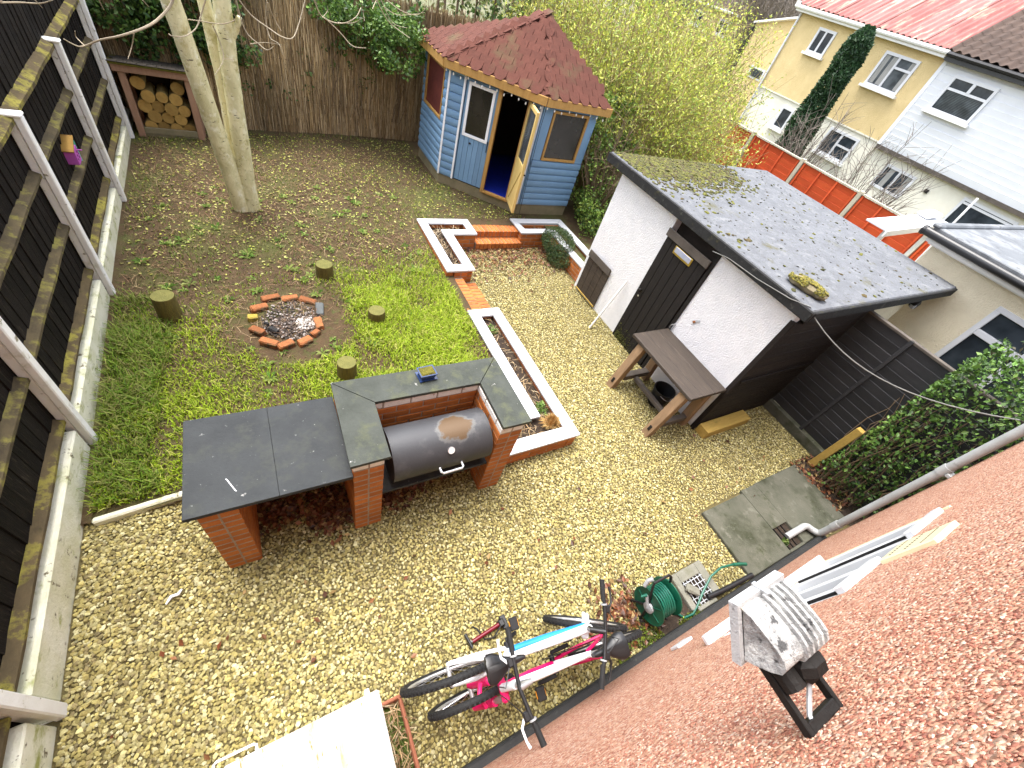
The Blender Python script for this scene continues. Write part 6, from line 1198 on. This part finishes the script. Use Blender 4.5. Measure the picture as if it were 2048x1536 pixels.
for P, r_a, r_b, Yv in TW:
    pts = smooth_path([at_y(x, y, Yv+.12*math.sin(i*1.3)) for i, (x, y) in enumerate(P)], 4); n = len(pts); bm.tube(pts, [r_a+(r_b-r_a)*i/(n-1) for i in range(n)], 6)
for a, b in (((-.5, 6.42, 3.3), (at_y(350, -60, 6.1))), ((.1, 6.64, 3.1), at_y(465, -20, 6.2)), ((.12, 6.64, 3.3), at_y(622, -20, 6.0)), ((.2, 6.62, 4.0), at_y(748, -10, 5.9)), ((.1, 6.64, 3.0), at_y(420, -30, 6.3)), ((-.6, 6.4, 4.0), at_y(0, 5, 5.6)), ((-.5, 6.4, 3.3), at_y(195, -5, 5.8))):
    a, b = Vector(a), Vector(b); bm.tube(smooth_path([a, a.lerp(b, .5)+Vector((0, -.05, .2)), b], 4), .012, 6)
for k in range(14):   # upper limbs out of the picture
    a = Vector((random.uniform(-.6, .3), 6.5, random.uniform(3.6, 4.8))); bm.tube([a, a+Vector((random.uniform(-1, 1), random.uniform(-.8, .8), .6)), a+Vector((random.uniform(-1.6, 1.6), random.uniform(-1.3, 1.3), 1.0))], [.02, .012, .004], 6)
bm.build('branch', 'branch', t, True)
# shrubs of many thin stems
def stems(c, n, h, spread, r0=.006, lean=(0, 0, 0), kids=3, base=.15, sides=3, droop=0.):
    """points of leaf positions and a mesh of branching stems growing out of c"""
    mb = MB(); tips = []
    for k in range(n):
        a = random.uniform(0, 6.283); rr = random.random()**.5*spread; H = h*random.uniform(.55, 1.05)*(1-.35*(rr/spread)**2); b0 = Vector(c)+Vector((math.cos(a)*base*random.random(), math.sin(a)*base*random.random(), 0))
        e = Vector(c)+Vector((math.cos(a)*rr, math.sin(a)*rr, H))+Vector(lean)*random.random()
        P = [b0, b0.lerp(e, .35)+Vector((0, 0, .1*H)), b0.lerp(e, .7)+Vector((random.uniform(-.06, .06)*h*.5, random.uniform(-.06, .06)*h*.5, .06*H)), e+Vector((0, 0, -droop*rr))]
        mb.tube(P, [r0*1.6, r0*1.2, r0*.8, r0*.35], sides, False); tips += [P[1].lerp(P[2], random.random()) for _ in range(2)]+[P[2].lerp(P[3], random.random()) for _ in range(6)]
        for j in range(kids):
            f = random.uniform(.3, .95); s = P[1].lerp(P[2], f) if random.random() < .5 else P[2].lerp(P[3], f*.8); q_ = s+Vector((random.uniform(-1, 1), random.uniform(-1, 1), random.uniform(.2, 1.3))).normalized()*h*random.uniform(.08, .2)
            mb.tube([s, s.lerp(q_, .5)+Vector((0, 0, .015)), q_], [r0*.6, r0*.45, r0*.25], 3, False); tips += [s.lerp(q_, random.random()) for _ in range(5)]
    return mb, np.array([tuple(p) for p in tips])
WL = [(.48, .5, .07), (.4, .45, .06), (.55, .56, .12), (.3, .38, .06), (.24, .33, .06)]
def twig_mesh(mb, name, par, cols):
    V = np.array(mb.v); 
    return mb.build(name, cols, par)
mat('twig_tan', (.36, .28, .13), (.24, .18, .08), 8, .85, 0); mat('twig_grey', (.2, .17, .14), (.13, .11, .09), 8, .85, 0); mat('twig_red', (.3, .16, .08), (.22, .11, .06), 8, .85, 0)
for i, (c, n, h, sp, lab, nl) in enumerate((((6.9, 7.6, .1), 260, 4.3, 1.8, 'tall yellow-green willowy shrub behind the blue cabin', .85), ((8.0, 6.6, -.1), 240, 2.9, 1.5, 'twiggy tan shrub rising behind the outhouse roof', .45), ((9.6, 9.0, -.2), 260, 4.6, 2.3, 'loose yellow-green shrub furthest back beside the red fence', .8), ((6.4, 9.8, .1), 180, 4.8, 1.7, 'pale yellow willowy shrub behind the cabin roof', .85))):
    t = thing('willow_shrub', lab, 'shrub', c); mb, tips = stems(c, n, h, sp, .007, kids=5, base=.5); mb.build('stems', 'twig_tan', t)
    tips = np.repeat(tips, 3, 0)+RNG.normal(size=(len(tips)*3, 3))*.07; tips = tips[RNG.random(len(tips)) < nl]; leaves('leaves', tips, .06, WL, parent=t, up=.3, asp=.4)
t = thing('leafy_shrub', 'bright green leafy bush between the cabin and the outhouse', 'shrub', (5.85, 6.1, .2))
P = clumps(0, [((5.45, 5.75, .3), (6.6, 7.0, 1.7), 70), ((5.5, 6.6, 1.2), (6.9, 8.0, 2.4), 60), ((5.3, 5.5, .2), (6.0, 6.2, .8), 16)], (.2, .2, .2), 70)
leaves('leaves', P, .055, [(.09, .17, .025), (.14, .24, .035), (.2, .3, .05), (.05, .1, .018), (.27, .34, .07)], parent=t, up=.4, asp=.6)
mb, tips = stems((5.95, 6.3, .15), 60, 2.1, .7, .01, kids=3); mb.build('stem', 'twig_brown', t)
t = thing('leafy_shrub', 'dark green tall hedge row behind the cabin and reed screen', 'shrub', (3.5, 11, .1))
P = clumps(0, [((-2.5, 10.2, .6), (7.5, 11.6, 3.9), 260)], (.36, .36, .36), 46); leaves('leaves', P, .1, [(.04, .08, .02), (.06, .12, .025), (.1, .17, .04), (.03, .055, .015)], parent=t)
hb_ = thing('leafy_shrub', 'hazy olive hedge bank far behind the willowy shrubs', 'shrub', (10, 14, -.3))
P = clumps(0, [((5, 12.5, .2), (15, 16, 4.4), 260)], (.5, .5, .5), 40); leaves('leaves', P, .13, [(.14, .17, .05), (.2, .22, .07), (.1, .13, .04), (.24, .22, .1)], parent=hb_)
mb = MB()
for k in range(20): x = 5.2+k*.5; mb.tube([(x, 14, -.3), (x+.1, 14, 1.5), (x, 14, 3.6)], [.06, .045, .015], 6)
mb.build('trunk', 'twig_brown', hb_)
mb = MB()
for k in range(24): x = -2.4+k*.42; mb.tube([(x, 10.9, 0), (x+.1, 10.9, 1.5), (x, 10.8, 3.2)], [.05, .04, .015], 6)
mb.build('trunk', 'twig_brown', t)
for (c, n, h, sp, lab, m_) in (((15.2, 8.2, -.35), 60, 3.5, 1.2, 'bare grey shrub behind the red fence below the conifer', 'twig_grey'), ((15.3, 5.9, -.35), 46, 3.6, 1.5, 'tall bare branching shrub in front of the white house', 'twig_grey'), ((15.1, 4.3, -.35), 34, 2.2, 1.0, 'low bare tangled shrub at the end of the red fence', 'twig_grey'), ((12.6, 10.6, -.35), 80, 3.2, 1.4, 'reddish bare shrub in front of the red fence corner', 'twig_red'), ((17.5, 16.5, -.35), 70, 3.4, 1.9, 'bare reddish shrub left of the yellow house', 'twig_red')):
    t = thing('bare_shrub', lab, 'shrub', c); mb, tips = stems(c, n, h, sp, .012, kids=5, base=.4); mb.build('branches', m_, t)
for (c, r, h, lab) in (((20.2, 11.75, -.35), .72, 5.1, 'tall dark green columnar conifer in front of the yellow house'),):
    t = thing('conifer', lab, 'conifer', c); n = 15000; z = RNG.random(n)**.85; a = RNG.random(n)*6.283; rad = r*(1-.38*z)*np.clip((1-z)/.08, .15, 1)**.5*np.clip(.5+z*3, 0, 1)*(.72+.38*fnoise(a*1.5, z*9, 1.0, 90))*RNG.random(n)**.18
    P = np.stack([c[0]+np.cos(a)*rad, c[1]+np.sin(a)*rad-.1+.05*z, c[2]+.1+z*h], 1); leaves('foliage', P, .17, [(.014, .04, .014), (.022, .06, .02), (.03, .075, .026), (.045, .095, .034)], parent=t, up=.0, asp=.35); MB().cyl(c, (c[0], c[1], h*.85), .09, .02, 8).build('trunk', 'twig_brown', t)
t = thing('round_shrub', 'green round shrub at the corner behind the red fence', 'shrub', (16.5, 13.6, -.35)); P = clumps(0, [((15.6, 12.9, .2), (17.4, 15.0, 2.3), 60)], (.35, .35, .35), 50); leaves('leaves', P, .09, [(.1, .16, .03), (.18, .24, .05), (.06, .1, .02), (.24, .26, .07)], parent=t); mb, tips = stems((16.5, 13.8, -.35), 30, 2.2, .8, .015); mb.build('stem', 'twig_brown', t)
for i, (x, y, h) in enumerate(((33, 27, 8), (38, 30, 9), (30, 32, 8), (45, 30, 10), (34, 40, 9))):
    t = thing('bare_tree', ('hazy grey bare tree behind the yellow wing', 'hazy bare tree behind the yellow house roof', 'bare tree in the distance left of the yellow wing', 'distant bare tree above the red roof', 'far bare tree beside the distant cream house')[i], 'tree', (x, y, -.35)); mb, tips = stems((x, y, 1.2), 90, h, 3.2, .03, kids=7, base=.3); mb.build('crown', 'twig_grey', t); MB().cyl((x, y, -.35), (x, y, 1.6), .22, .16, 8).build('trunk', 'twig_grey', t)
# sprigs hanging over the cabin's left eave belong to the trailing ivy
# ---------------------------------------------------------------- tidy
for o in bpy.data.objects:
    if '_w' in o: del o['_w']
